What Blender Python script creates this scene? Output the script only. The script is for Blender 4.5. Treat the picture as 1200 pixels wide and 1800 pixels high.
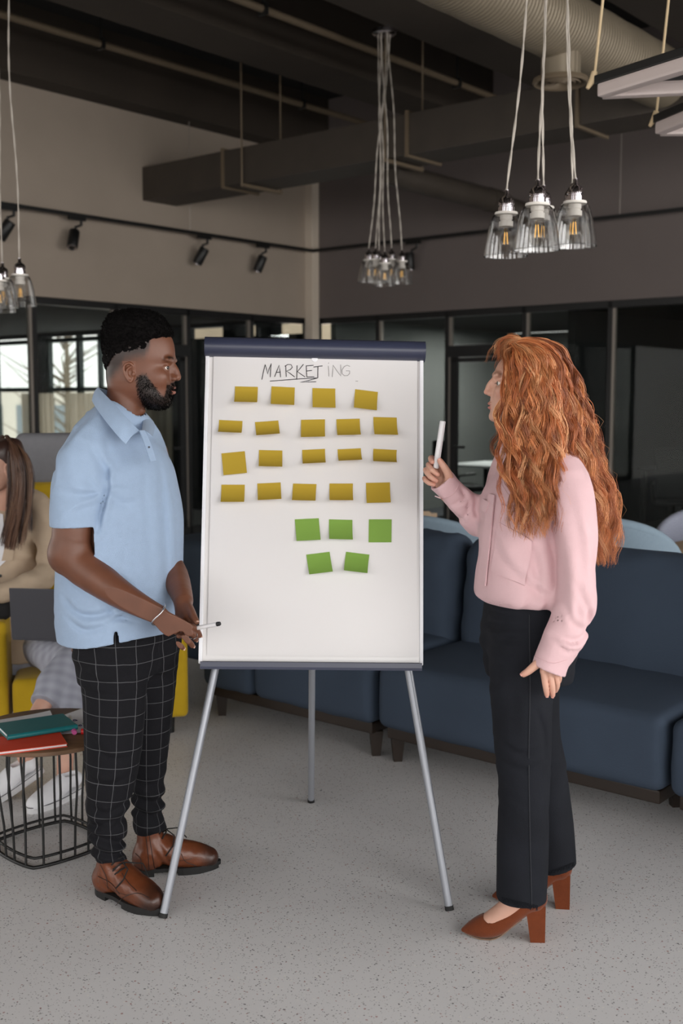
import bpy, bmesh, math, random
import numpy as np
from mathutils import Vector, Matrix, Euler
random.seed(7); np.random.seed(7)
for _o in list(bpy.data.objects): bpy.data.objects.remove(_o, do_unlink=True)
SC = bpy.context.scene
COL = SC.collection

# ------------------------------------------------------------ camera
FPX = 1960.0                      # focal length in pixels of the 1200x1800 frame
PITCH = math.atan(200.0/FPX)      # the camera looks slightly down
HC = 1.58
cam = bpy.data.cameras.new('camera'); cam_o = bpy.data.objects.new('camera', cam); COL.objects.link(cam_o)
cam.sensor_fit = 'VERTICAL'; cam.sensor_height = 36.0; cam.lens = FPX/1800.0*36.0
cam_o.location = (0, 0, HC); cam_o.rotation_euler = (math.pi/2-PITCH, 0, 0)
cam.clip_start = 0.05; cam.clip_end = 300
cam.dof.use_dof = True; cam.dof.focus_distance = 3.45; cam.dof.aperture_fstop = 3.2
SC.camera = cam_o

# ------------------------------------------------------------ room frame: a along the right wall, y = -b along the left wall
CORNER = Vector((-0.382, 14.4, 0.0)); RANG = math.radians(-40.0)
ROOM = Matrix.Translation(CORNER) @ Matrix.Rotation(RANG, 4, 'Z')

# ------------------------------------------------------------ sky and daylight through the big windows
wd = bpy.data.worlds.new('overcast_sky'); SC.world = wd; wd.use_nodes = True
_n = wd.node_tree.nodes; _l = wd.node_tree.links
_tc = _n.new('ShaderNodeTexCoord'); _sx = _n.new('ShaderNodeSeparateXYZ'); _cr = _n.new('ShaderNodeValToRGB')
_l.new(_tc.outputs['Generated'], _sx.inputs[0]); _l.new(_sx.outputs['Z'], _cr.inputs[0])
_cr.color_ramp.elements[0].position = 0.0; _cr.color_ramp.elements[0].color = (1.0, 0.965, 0.92, 1)
_cr.color_ramp.elements[1].position = 1.0; _cr.color_ramp.elements[1].color = (0.86, 0.92, 1.0, 1)
_l.new(_cr.outputs[0], _n['Background'].inputs[0]); _n['Background'].inputs[1].default_value = 2.5

def window_light(name, a, b, z, w, h, face, power, color=(1.0, 0.985, 0.965)):
    """daylight that enters through one window opening of the room (placed in the opening)"""
    L = bpy.data.lights.new(name, 'AREA'); L.shape = 'RECTANGLE'; L.size = w; L.size_y = h
    L.energy = power; L.color = color
    o = bpy.data.objects.new(name, L); COL.objects.link(o)
    d = ROOM.to_3x3() @ Vector(face)
    o.location = ROOM @ Vector((a, -b, z))
    o.rotation_euler = d.to_track_quat('-Z', 'Z').to_euler()
    return o
WA = 14.0; WB = 16.0              # the two window walls behind / right of the camera
WIN_A = [3.0, 6.6, 10.2, 13.8]    # window centres along the right-hand window wall (b)
WIN_B = [4.0, 8.0, 12.0]          # window centres along the wall behind the camera (a)
for _b in WIN_A: window_light('daylight_side_window', WA-0.12, _b, 2.35, 3.0, 3.3, (-1, 0, -0.12), 138)
for _a in WIN_B: window_light('daylight_rear_window', _a, WB-0.12, 2.35, 3.0, 3.3, (0, 1, -0.12), 56)

def room_fill_light(a, b, z, w, h, power):
    L = bpy.data.lights.new('meeting_room_fill_light', 'AREA'); L.shape = 'RECTANGLE'; L.size = w; L.size_y = h; L.energy = power; L.color = (1.0, .98, .94)
    o = bpy.data.objects.new('meeting_room_fill_light', L); COL.objects.link(o); o.location = ROOM @ Vector((a, -b, z)); o.rotation_euler = (0, 0, RANG)
room_fill_light(1.8, -2.4, 2.56, 1.6, .6, 120)      # added fill that brightens the glazed meeting room; no lamp is visible there
SC.view_settings.view_transform = 'Standard'
try: SC.view_settings.look = 'None'
except Exception: pass
SC.view_settings.gamma = 1.0; SC.view_settings.use_curve_mapping = False
SC.view_settings.exposure = 0.0
SC.cycles.use_denoising = True
SC.cycles.max_bounces = 8; SC.cycles.transparent_max_bounces = 24
SC.cycles.diffuse_bounces = 4; SC.cycles.glossy_bounces = 4
SC.cycles.caustics_reflective = False; SC.cycles.caustics_refractive = False
SC.cycles.sample_clamp_indirect = 6.0
# ============================================================ helpers
CP, SP = math.cos(PITCH), math.sin(PITCH)
def W(px, py, Y):
    """the point of the place that lies on photo pixel (px,py) at distance Y"""
    dy = FPX*CP + (900-py)*SP; dz = -FPX*SP + (900-py)*CP; s = Y/dy
    return Vector(((px-600)*s, Y, HC+dz*s))
def WZ(px, py, z):
    dy = FPX*CP + (900-py)*SP; dz = -FPX*SP + (900-py)*CP; s = (z-HC)/dz
    return Vector(((px-600)*s, dy*s, z))
def Rm(a, b, z): return ROOM @ Vector((a, -b, z))

def setp(o, label=None, cat=None, group=None, kind=None):
    if label: o['label'] = label
    if cat: o['category'] = cat
    if group: o['group'] = group
    if kind: o['kind'] = kind
    return o
def empty(name, M=None, label=None, cat=None, group=None, kind=None):
    o = bpy.data.objects.new(name, None); COL.objects.link(o); o.empty_display_size = 0.1
    if M is not None: o.matrix_world = M if isinstance(M, Matrix) else Matrix.Translation(M)
    return setp(o, label, cat, group, kind)
def mesh_obj(name, me, mat, parent=None, label=None, cat=None, group=None, kind=None, M=None):
    o = bpy.data.objects.new(name, me); COL.objects.link(o)
    if mat is not None and len(me.materials) == 0: me.materials.append(mat)
    if parent is not None: o.parent = parent
    if M is not None: o.matrix_local = M
    return setp(o, label, cat, group, kind)
def copy_tree(o, parent=None):
    c = o.copy(); COL.objects.link(c); c.parent = parent
    for ch in list(o.children): copy_tree(ch, c)
    return c

class MB:
    def __init__(s): s.v = []; s.f = []; s.sm = []
    def add(s, v, f, smooth=False, M=None):
        o = len(s.v)
        for p in v:
            p = Vector(p)
            if M is not None: p = M @ p
            s.v.append(tuple(p))
        for q in f: s.f.append(tuple(o+i for i in q)); s.sm.append(smooth)
        return s
    def box(s, c, d, M=None, bev=0.0):
        x, y, z = d[0]/2, d[1]/2, d[2]/2; c = Vector(c)
        if bev <= 0:
            v = [c+Vector((i*x, j*y, k*z)) for i in (-1, 1) for j in (-1, 1) for k in (-1, 1)]
            f = [(0,1,3,2),(4,6,7,5),(0,4,5,1),(2,3,7,6),(0,2,6,4),(1,5,7,3)]
            return s.add(v, f, False, M)
        b = min(bev, x*.9, y*.9, z*.9)
        bm = bmesh.new(); bmesh.ops.create_cube(bm, size=1.0)
        for p in bm.verts: p.co = Vector((p.co.x*2*x, p.co.y*2*y, p.co.z*2*z))
        bmesh.ops.bevel(bm, geom=list(bm.edges), offset=b, segments=2, profile=0.7, affect='EDGES')
        bm.verts.ensure_lookup_table()
        s.add([c+p.co for p in bm.verts], [[q.index for q in f.verts] for f in bm.faces], False, M); bm.free()
        return s
    def tube(s, pts, r, n=10, cap=True, M=None, smooth=True, closed=False):
        pts = [Vector(p) for p in pts]; m = len(pts)
        rr = r if isinstance(r, (list, tuple)) else [r]*m
        v = []; f = []; ref = None
        for i, p in enumerate(pts):
            if closed: t = pts[(i+1) % m]-pts[i-1]
            else: t = pts[min(i+1, m-1)]-pts[max(i-1, 0)]
            if t.length < 1e-9: t = Vector((0, 0, 1))
            t.normalize()
            if ref is None:
                ref = Vector((0, 0, 1)) if abs(t.z) < .9 else Vector((1, 0, 0))
            u = (ref-t*ref.dot(t))
            if u.length < 1e-6: u = t.orthogonal()
            u.normalize(); ref = u; w = t.cross(u)
            for k in range(n):
                a = 2*math.pi*k/n; v.append(p+(u*math.cos(a)+w*math.sin(a))*rr[i])
        for i in range(m-1 if not closed else m):
            i2 = (i+1) % m
            for k in range(n): f.append((i*n+k, i*n+(k+1) % n, i2*n+(k+1) % n, i2*n+k))
        if cap and not closed: f.append(tuple(range(n-1, -1, -1))); f.append(tuple((m-1)*n+k for k in range(n)))
        return s.add(v, f, smooth, M)
    def cyl(s, a, b, r, r2=None, n=16, M=None, smooth=True): return s.tube([a, b], [r, r if r2 is None else r2], n, True, M, smooth)
    def lathe(s, prof, n=24, M=None, smooth=True, cap=True):
        v = []; f = []; m = len(prof)
        for (r, z) in prof:
            for k in range(n): a = 2*math.pi*k/n; v.append((r*math.cos(a), r*math.sin(a), z))
        for i in range(m-1):
            for k in range(n): f.append((i*n+k, i*n+(k+1) % n, (i+1)*n+(k+1) % n, (i+1)*n+k))
        if cap and prof[0][0] > 1e-5: f.append(tuple(range(n-1, -1, -1)))
        if cap and prof[-1][0] > 1e-5: f.append(tuple((m-1)*n+k for k in range(n)))
        return s.add(v, f, smooth, M)
    def prism(s, poly, z0, z1, M=None, smooth=False):
        m = len(poly); v = [(p[0], p[1], z0) for p in poly]+[(p[0], p[1], z1) for p in poly]
        f = [tuple(range(m-1, -1, -1)), tuple(range(m, 2*m))]+[(i, (i+1) % m, m+(i+1) % m, m+i) for i in range(m)]
        return s.add(v, f, smooth, M)
    def sheet(s, P, th=0.0004, smooth=True):
        """a bent sheet: P[i][j] points, given a real thickness along its normals"""
        nu, nv = len(P), len(P[0]); P = [[Vector(q) for q in r] for r in P]; top = []; bot = []
        for i in range(nu):
            for j in range(nv):
                du = P[min(i+1, nu-1)][j]-P[max(i-1, 0)][j]; dv = P[i][min(j+1, nv-1)]-P[i][max(j-1, 0)]
                nn = du.cross(dv); nn.normalize(); top.append(P[i][j]+nn*th/2); bot.append(P[i][j]-nn*th/2)
        N = nu*nv; f = []
        for i in range(nu-1):
            for j in range(nv-1):
                a, b, c, d = i*nv+j, (i+1)*nv+j, (i+1)*nv+j+1, i*nv+j+1
                f.append((a, b, c, d)); f.append((N+d, N+c, N+b, N+a))
        rim = [i*nv for i in range(nu)]+[(nu-1)*nv+j for j in range(1, nv)]+[i*nv+nv-1 for i in range(nu-2, -1, -1)]+[j for j in range(nv-2, 0, -1)]
        for k in range(len(rim)):
            a, b = rim[k], rim[(k+1) % len(rim)]; f.append((b, a, N+a, N+b))
        return s.add(top+bot, f, smooth)
    def me(s, name, auto=True):
        me = bpy.data.meshes.new(name); me.from_pydata(s.v, [], s.f)
        if any(s.sm): me.polygons.foreach_set('use_smooth', s.sm)
        me.update()
        if auto and any(s.sm):
            try: me.set_sharp_from_angle(angle=math.radians(48))
            except Exception: pass
        return me
    def build(s, name, mat, parent=None, label=None, cat=None, group=None, kind=None, M=None):
        return mesh_obj(name, s.me(name), mat, parent, label, cat, group, kind, M)

def cushion(c, d, r, bulge=(0, 0, 0), n=9, wr=0.0, seed=0, M=None):
    """a soft block: rounded edges, bulged faces, faint wrinkles. returns (verts, faces)"""
    hx, hy, hz = d[0]/2, d[1]/2, d[2]/2; r = min(r, hx*.98, hy*.98, hz*.98)
    def axis(h):
        ins = list(np.linspace(-(h-r), h-r, n)); e = [r*(1-math.cos(t)) for t in (0.35, 0.8, 1.2)]
        lo = [-h+0.0, -h+r*.12, -h+r*.36, -h+r*.66]; return lo+ins+[-q for q in lo[::-1]]
    ax, ay, az = axis(hx), axis(hy), axis(hz); idx = {}; v = []; f = []
    rnd = random.Random(seed); ph = [rnd.uniform(0, 6) for _ in range(9)]
    def vid(i, j, k):
        key = (i, j, k)
        if key in idx: return idx[key]
        p = Vector((ax[i], ay[j], az[k])); q = Vector((max(-(hx-r), min(hx-r, p.x)), max(-(hy-r), min(hy-r, p.y)), max(-(hz-r), min(hz-r, p.z))))
        e = p-q
        if e.length > 1e-9: p = q+e.normalized()*r
        x, y, z = p.x/hx, p.y/hy, p.z/hz
        nx, ny, nz = p.x, p.y, p.z
        nx += math.copysign(1, p.x)*bulge[0]*(1-y*y)*(1-z*z)*abs(x)**3
        ny += math.copysign(1, p.y)*bulge[1]*(1-x*x)*(1-z*z)*abs(y)**3
        nz += math.copysign(1, p.z)*bulge[2]*(1-x*x)*(1-y*y)*abs(z)**3
        if wr:
            w = math.sin(p.x*31+ph[0]+2*math.sin(p.z*9+ph[1]))*math.sin(p.y*17+p.z*23+ph[2])+.6*math.sin(p.x*67+p.z*40+ph[3])*math.sin(p.y*51+ph[4])
            nn = Vector((x**5, y**5, z**5)); nn = nn.normalized() if nn.length > 1e-6 else nn
            nx += nn.x*w*wr; ny += nn.y*w*wr; nz += nn.z*w*wr
        idx[key] = len(v); v.append((c[0]+nx, c[1]+ny, c[2]+nz)); return idx[key]
    X, Y, Z = len(ax)-1, len(ay)-1, len(az)-1
    for i in range(X):
        for j in range(Y):
            f.append((vid(i, j, 0), vid(i, j+1, 0), vid(i+1, j+1, 0), vid(i+1, j, 0))); f.append((vid(i, j, Z), vid(i+1, j, Z), vid(i+1, j+1, Z), vid(i, j+1, Z)))
    for i in range(X):
        for k in range(Z):
            f.append((vid(i, 0, k), vid(i+1, 0, k), vid(i+1, 0, k+1), vid(i, 0, k+1))); f.append((vid(i, Y, k), vid(i, Y, k+1), vid(i+1, Y, k+1), vid(i+1, Y, k)))
    for j in range(Y):
        for k in range(Z):
            f.append((vid(0, j, k), vid(0, j, k+1), vid(0, j+1, k+1), vid(0, j+1, k))); f.append((vid(X, j, k), vid(X, j+1, k), vid(X, j+1, k+1), vid(X, j, k+1)))
    if M is not None: v = [tuple(M @ Vector(p)) for p in v]
    return v, f

# ------------------------------------------------------------ materials
def lin(c):
    return tuple(((x/255.0+0.055)/1.055)**2.4 if x/255.0 > .04045 else x/255.0/12.92 for x in c)
def mat(name, rgb, rough=0.6, metal=0.0, spec=0.5, var=0.0, vscale=8.0, bump=0.0, bscale=60.0, sheen=0.0, coat=0.0, aniso=None, sub=0.0):
    """principled material with procedural colour variation and fine relief; rgb in 0-255 sRGB"""
    m = bpy.data.materials.new(name); m.use_nodes = True; nt = m.node_tree; N = nt.nodes; L = nt.links; b = N['Principled BSDF']
    c = lin(rgb); b.inputs['Base Color'].default_value = (*c, 1); b.inputs['Roughness'].default_value = rough; b.inputs['Metallic'].default_value = metal
    b.inputs['Specular IOR Level'].default_value = spec
    if sheen: b.inputs['Sheen Weight'].default_value = sheen; b.inputs['Sheen Roughness'].default_value = 0.4
    if coat: b.inputs['Coat Weight'].default_value = coat; b.inputs['Coat Roughness'].default_value = 0.15
    if sub: b.inputs['Subsurface Weight'].default_value = sub; b.inputs['Subsurface Radius'].default_value = (.012, .005, .003); b.inputs['Subsurface Scale'].default_value = 0.5
    tc = N.new('ShaderNodeTexCoord')
    if var:
        t = N.new('ShaderNodeTexNoise'); t.inputs['Scale'].default_value = vscale; t.inputs['Detail'].default_value = 5; L.new(tc.outputs['Object'], t.inputs['Vector'])
        mx = N.new('ShaderNodeMix'); mx.data_type = 'RGBA'; mx.blend_type = 'MIX'
        mx.inputs[6].default_value = (*[x*(1-var) for x in c], 1); mx.inputs[7].default_value = (*[min(1, x*(1+var)) for x in c], 1)
        L.new(t.outputs['Fac'], mx.inputs[0]); L.new(mx.outputs[2], b.inputs['Base Color'])
    if bump:
        t2 = N.new('ShaderNodeTexNoise'); t2.inputs['Scale'].default_value = bscale; t2.inputs['Detail'].default_value = 4; L.new(tc.outputs['Object'], t2.inputs['Vector'])
        bp = N.new('ShaderNodeBump'); bp.inputs['Strength'].default_value = min(1, bump); bp.inputs['Distance'].default_value = 0.004; L.new(t2.outputs['Fac'], bp.inputs['Height']); L.new(bp.outputs[0], b.inputs['Normal'])
    return m
def glass(name, tint=(0.93, 0.95, 0.95), ior=1.45, rough=0.02, boost=1.0):
    m = bpy.data.materials.new(name); m.use_nodes = True; nt = m.node_tree; N = nt.nodes; L = nt.links; N.remove(N['Principled BSDF'])
    out = N['Material Output']; tr = N.new('ShaderNodeBsdfTransparent'); tr.inputs[0].default_value = (*tint, 1)
    gl = N.new('ShaderNodeBsdfGlossy'); gl.inputs['Roughness'].default_value = rough; fr = N.new('ShaderNodeFresnel'); ge = N.new('ShaderNodeNewGeometry'); mi = N.new('ShaderNodeMix'); mi.inputs[2].default_value = ior; mi.inputs[3].default_value = 1/ior   # same reflectance on both faces of the sheet
    L.new(ge.outputs['Backfacing'], mi.inputs[0]); L.new(mi.outputs[0], fr.inputs[0])
    mu = N.new('ShaderNodeMath'); mu.operation = 'MULTIPLY'; mu.inputs[1].default_value = boost; mu.use_clamp = True
    mx = N.new('ShaderNodeMixShader'); L.new(fr.outputs[0], mu.inputs[0]); L.new(mu.outputs[0], mx.inputs[0]); L.new(tr.outputs[0], mx.inputs[1]); L.new(gl.outputs[0], mx.inputs[2]); L.new(mx.outputs[0], out.inputs[0])
    return m
def emis(name, rgb, st):
    m = bpy.data.materials.new(name); m.use_nodes = True; b = m.node_tree.nodes['Principled BSDF']
    b.inputs['Base Color'].default_value = (*lin(rgb), 1); b.inputs['Emission Color'].default_value = (*lin(rgb), 1); b.inputs['Emission Strength'].default_value = st
    return m
# ============================================================ the setting
M_wall = mat('taupe_plaster', (160, 147, 134), 0.85, var=0.07, vscale=2.2, bump=0.25, bscale=35)
M_wall2 = mat('shaded_plaster', (106, 97, 94), 0.85, var=0.07, vscale=2.2, bump=0.25, bscale=35)  # right wall: taupe plaster darkened, the weaker light there is put into the colour
M_conc = mat('dark_concrete', (54, 46, 38), 0.9, var=0.28, vscale=1.8, bump=0.5, bscale=14)
M_slab = mat('black_painted_slab', (24, 22, 20), 0.9, var=0.2, vscale=3)
M_frame = mat('black_aluminium', (18, 18, 19), 0.45, spec=0.5)
M_strip = mat('brushed_steel_strip', (150, 142, 134), 0.45, metal=0.6)
M_col = mat('cream_column', (205, 192, 176), 0.7, var=0.05, vscale=6)
M_pane = glass('partition_glass', (0.80, 0.83, 0.82), 1.5)
M_pane2 = glass('dark_partition_glass', (0.80, 0.83, 0.82), 1.22)
M_clear = glass('window_glass', (0.95, 0.97, 0.97), 1.45)
M_inner = mat('room_grey_paint', (96, 98, 96), 0.9, var=0.05, vscale=3)
M_innerdark = mat('room_dark_paint', (30, 31, 32), 0.9)
M_carpet = mat('dark_carpet', (52, 54, 58), 0.95, var=0.15, vscale=30)

def terrazzo():
    m = bpy.data.materials.new('pale_terrazzo'); m.use_nodes = True; nt = m.node_tree; N = nt.nodes; L = nt.links; b = N['Principled BSDF']
    tc = N.new('ShaderNodeTexCoord')
    def mixc(fac, a, bcol):
        x = N.new('ShaderNodeMix'); x.data_type = 'RGBA'; L.new(fac, x.inputs[0])
        if isinstance(a, tuple): x.inputs[6].default_value = (*lin(a), 1)
        else: L.new(a, x.inputs[6])
        if isinstance(bcol, tuple): x.inputs[7].default_value = (*lin(bcol), 1)
        else: L.new(bcol, x.inputs[7])
        return x.outputs[2]
    no = N.new('ShaderNodeTexNoise'); no.inputs['Scale'].default_value = 1.7; no.inputs['Detail'].default_value = 4; L.new(tc.outputs['Object'], no.inputs['Vector'])
    col = mixc(no.outputs['Fac'], (204, 202, 202), (222, 220, 220))
    wb = N.new('ShaderNodeTexNoise'); wb.inputs['Scale'].default_value = 90; L.new(tc.outputs['Object'], wb.inputs['Vector'])
    ad = N.new('ShaderNodeMix'); ad.data_type = 'VECTOR'; ad.inputs[0].default_value = 0.006; L.new(tc.outputs['Object'], ad.inputs[4]); L.new(wb.outputs['Color'], ad.inputs[5])
    for sc, thr, keep, c in ((150, .20, .72, (84, 82, 84)), (85, .15, .84, (60, 58, 60)), (110, .18, .86, (150, 92, 84)), (190, .2, .74, (122, 118, 114)), (100, .18, .86, (226, 222, 216))):
        vo = N.new('ShaderNodeTexVoronoi'); vo.inputs['Scale'].default_value = sc; L.new(ad.outputs[1], vo.inputs['Vector'])
        se = N.new('ShaderNodeSeparateColor'); L.new(vo.outputs['Color'], se.inputs[0])
        gt = N.new('ShaderNodeMath'); gt.operation = 'GREATER_THAN'; gt.inputs[1].default_value = keep; L.new(se.outputs[0], gt.inputs[0])
        mr = N.new('ShaderNodeMath'); mr.operation = 'MULTIPLY'; mr.inputs[1].default_value = thr*2; L.new(se.outputs[1], mr.inputs[0])
        lt = N.new('ShaderNodeMath'); lt.operation = 'LESS_THAN'; L.new(vo.outputs['Distance'], lt.inputs[0]); L.new(mr.outputs[0], lt.inputs[1])
        mu = N.new('ShaderNodeMath'); mu.operation = 'MULTIPLY'; L.new(gt.outputs[0], mu.inputs[0]); L.new(lt.outputs[0], mu.inputs[1])
        m2 = N.new('ShaderNodeMath'); m2.operation = 'MULTIPLY'; m2.inputs[1].default_value = 0.78; L.new(mu.outputs[0], m2.inputs[0])
        col = mixc(m2.outputs[0], col, c)
    L.new(col, b.inputs['Base Color']); b.inputs['Roughness'].default_value = 0.36; b.inputs['Specular IOR Level'].default_value = 0.35
    return m
M_floor = terrazzo()
def struct(name, mb, m, parent=None, M=None, label=None):
    return mb.build(name, m, parent, label=label, kind=None if parent else 'structure', M=M if M is not None else (ROOM if parent is None else None))

HP = 2.59; HS = 5.25              # partition height, slab height
struct('floor', MB().box((WA/2, -WB/2, -0.1), (WA+0.4, WB+0.4, 0.2)), M_floor)
struct('wall_left', MB().box((-0.1, -WB/2, (HP+HS)/2), (0.2, WB, HS-HP)), M_wall)
struct('wall_right', MB().box((WA/2-.1, 0.1, (HP+HS)/2), (WA+.2, 0.2, HS-HP)), M_wall2)
ceil = struct('ceiling', MB().box((WA/2, -WB/2, HS+0.1), (WA+.4, WB+.4, 0.2)), M_slab)
for a0, a1 in ((0.0, 0.30), (2.13, 2.68), (3.75, 4.3), (5.4, 5.95), (7.05, 7.6), (8.7, 9.25), (10.35, 10.9), (12, 12.55)):
    struct('beam', MB().box(((a0+a1)/2, -WB/2+.02, (4.61+HS)/2), (a1-a0, WB-.06, HS-4.61+.02), bev=.012), M_conc, ceil)
struct('trim_1', MB().box((0.065, -0.065, HS/2), (0.13, 0.13, HS), bev=.01), M_col, label='cream corner column')

def window_wall(name, length, axis, pos, centers, z0=0.7, z1=4.0, w=3.0):
    mb = MB(); e = []
    for c in centers: e += [c-w/2, c+w/2]
    edges = [0]+e+[length]
    def bx(s0, s1, za, zb):
        if s1-s0 < 1e-4: return
        if axis == 'b': mb.box((pos+.1, -(s0+s1)/2, (za+zb)/2), (.2, s1-s0, zb-za))
        else: mb.box(((s0+s1)/2, -pos-.1, (za+zb)/2), (s1-s0, .2, zb-za))
    for i in range(0, len(edges), 2): bx(edges[i], edges[i+1], 0, HS)
    for c in centers: bx(c-w/2, c+w/2, 0, z0); bx(c-w/2, c+w/2, z1, HS)
    return struct(name, mb, M_wall)
window_wall('wall_window_side', WB, 'b', WA, WIN_A)
window_wall('wall_rear', WA, 'a', WB, WIN_B)
k = 10
for axis, pos, cs in (('b', WA, WIN_A), ('a', WB, WIN_B)):
    for c in cs:
        fr = MB()
        def fb(s, z, ds, dz, t=.07):
            if axis == 'b': fr.box((pos+.12, -s, z), (t, ds, dz))
            else: fr.box((s, -pos-.12, z), (ds, t, dz))
        for s in (-1.46, -.5, .5, 1.46): fb(c+s, 2.35, .07, 3.3)
        for z in (.74, 1.7, 3.96): fb(c, z, 3.0, .07)
        struct('window_%d' % k, fr, M_frame); k += 1

# ---- glazed partitions: posts, rails, panes of each run are parts of the run
MOD = 1.03
def partition(name, axis, n, door=None, label=None, M_pane=M_pane):
    root = empty(name, ROOM, kind='structure', label=label)
    def P(nm, s, z, ds, dz, m, t=.06, off=0.0):
        mb = MB()
        if axis == 'b': mb.box((-.08+off, -s, z), (t, ds, dz))
        else: mb.box((s, .08-off, z), (ds, t, dz))
        return mb.build(nm, m, root)
    P('top_rail', n*MOD/2, HP-.035, n*MOD, .07, M_frame, .08); P('bottom_rail', n*MOD/2, .05, n*MOD, .10, M_frame, .08)
    for i in range(n+1):
        s = i*MOD
        P('post', s+.0, HP/2, .045, HP-.02, M_frame, .08)
        P('cover_strip', s+.038, HP/2, .03, HP-.15, M_strip, .05)
    for i in range(n):
        c = (i+.5)*MOD
        if door == i:
            zt = 2.12
            P('door_head', c, zt, MOD, .13, M_frame, .085)
            P('pane', c, (zt+HP)/2, MOD-.06, HP-zt-.16, M_pane, .012)
            dr = P('door_leaf', c-MOD/2+.09, zt/2, .09, zt-.04, M_frame, .05)
            for s, z, ds, dz in ((c+MOD/2-.06, zt/2, .06, zt-.04), (c, zt-.10, MOD-.08, .05), (c, .12, MOD-.08, .12)): P('door_stile', s, z, ds, dz, M_frame, .05)
            P('door_pane', c, zt/2, MOD-.2, zt-.26, M_pane, .012)
            h = P('door_handle', c-MOD/2+.23, 1.02, .17, .03, M_frame, .03, .10)
        else:
            P('pane', c, HP/2, MOD-.06, HP-.16, M_pane, .012)
    return root
partition('window_1', 'b', 9, 2, 'black framed glass partition below the taupe wall')
partition('window_2', 'a', 9, 2, 'black framed glass partition below the shaded right wall', M_pane2)

# ---- the rooms behind the glass
inr = MB().box((4.5, 4.6, HP/2), (9.4, .1, HP)).box((9.2, 2.3, HP/2), (.1, 4.6, HP)).box((.2, 2.4, HP/2), (.1, 4.4, HP))
struct('wall_meeting_room', inr, M_inner)
struct('wall_meeting_room_partition', MB().box((3.35, 2.6, HP/2), (.1, 3.9, HP)), M_innerdark)
struct('wall_meeting_room_dark', MB().box((6.2, 3.9, HP/2), (5.6, .12, HP)), M_innerdark)
struct('ceiling_meeting_room', MB().box((4.5, 2.45, HP+.08), (9.4, 4.4, .14)), M_innerdark)
struct('floor_meeting_room', MB().box((4.5, 2.4, -.1), (9.4, 4.6, .2)), M_carpet)
# side room with the street windows (its facade is in line with the right wall)
struct('floor_side_room', MB().box((-5.3, -4.0, -.1), (10.2, 9.0, .2)), M_floor)
struct('ceiling_side_room', MB().box((-5.3, -4.2, HP+.12), (10.2, 9.0, .2)), M_innerdark)
struct('wall_side_room', MB().box((-10.3, -4.0, HP/2), (.2, 9, HP)).box((-5.3, -8.6, HP/2), (10, .2, HP)), M_inner)
fac = MB().box((-5.3, .1, 2.56+.15), (10.2, .2, .3)).box((-5.3, .1, .15), (10.2, .2, .3))
for a in (-5.95, -8.75): fac.box((a, .1, 1.4), (.3, .2, 2.4))
fac.box((-1.65, .1, 1.36), (3.3, .2, 2.1))
for a, w_ in ((-2.85, .9), (-1.5, .25), (-.85, .3), (-.08, .16)): fac.box((a, .1, 2.48), (w_, .2, .16))
struct('wall_facade', fac, M_innerdark)
M_green = mat('dark_green_window_frame', (46, 58, 56), .5)
k = 20
for a in (-4.55, -7.35):
    f = MB()
    for s in (-1.22, -.42, .1, 1.22): f.box((a+s, .12, 1.42), (.09 if abs(s) > 1 or s < 0 else .05, .08, 2.3))
    for z in (.34, 1.72, 2.5): f.box((a, .12, z), (2.5, .08, .07))
    o = struct('window_%d' % k, f, M_green); k += 1
    MB().box((a, .13, 1.42), (2.4, .01, 2.2)).build('pane', M_clear, o)
# sheer curtains in the side room
M_sheer = mat('sheer_curtain', (226, 214, 198), .9)
_nt = M_sheer.node_tree; _tr = _nt.nodes.new('ShaderNodeBsdfTranslucent'); _tr.inputs[0].default_value = (*lin((236, 224, 208)), 1); _tp = _nt.nodes.new('ShaderNodeBsdfTransparent'); _m1 = _nt.nodes.new('ShaderNodeMixShader'); _m1.inputs[0].default_value = .6
_nt.links.new(_nt.nodes['Principled BSDF'].outputs[0], _m1.inputs[1]); _nt.links.new(_tr.outputs[0], _m1.inputs[2]); _m2 = _nt.nodes.new('ShaderNodeMixShader'); _m2.inputs[0].default_value = .28; _nt.links.new(_m1.outputs[0], _m2.inputs[1]); _nt.links.new(_tp.outputs[0], _m2.inputs[2]); _nt.links.new(_m2.outputs[0], _nt.nodes['Material Output'].inputs[0])
for i, a in enumerate((-7.9, -6.2, -4.9, -3.4)):
    Pg = []
    for j in range(26):
        s = j/25*.85; Pg.append([(a+s, -.14+.03*math.sin(j*1.6), .08), (a+s, -.14+.035*math.sin(j*1.6+.2), 1.0), (a+s, -.14+.03*math.sin(j*1.6), 1.66)])
    MB().sheet(Pg, .002).build('cafe_curtain', M_sheer, None, M=ROOM, label=['pale cafe curtain at far left edge of the street window', 'pale cafe curtain left of the window post beside the lamp', 'pale cafe curtain left of the man shoulder', 'pale cafe curtain behind the man collar'][i], cat='curtain', group='cafe curtains at the street windows')
# outside
M_bld = mat('pale_render_facade', (214, 204, 190), .9, var=.1, vscale=.8)
M_bwin = mat('far_window_glass', (120, 128, 132), .2)
bd = empty('building', ROOM @ Matrix.Translation((-32, 16, -4)), 'long pale low building across the street seen through the side room windows', 'building')
MB().box((0, 2, 2.9), (30, 4, 6.2)).build('facade', M_bld, bd)
for i in range(13):
    for j in range(2): MB().box((-13.2+i*2.2, -.02, 2.0+j*2.5), (1.1, .1, 1.6)).build('window', M_bwin, bd)
b2 = empty('building', ROOM @ Matrix.Translation((-24.5, 21, -4)), 'taller beige building behind the low one outside', 'building')
MB().box((0, 2, 6), (9, 4, 12)).build('facade', mat('beige_brick_facade', (150, 134, 114), .9, var=.25, vscale=.9), b2)
for i in range(4):
    for j in range(4): MB().box((-3.3+i*2.2, -.02, 2.0+j*2.5), (1.0, .1, 1.6)).build('window', M_bwin, b2)
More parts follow.
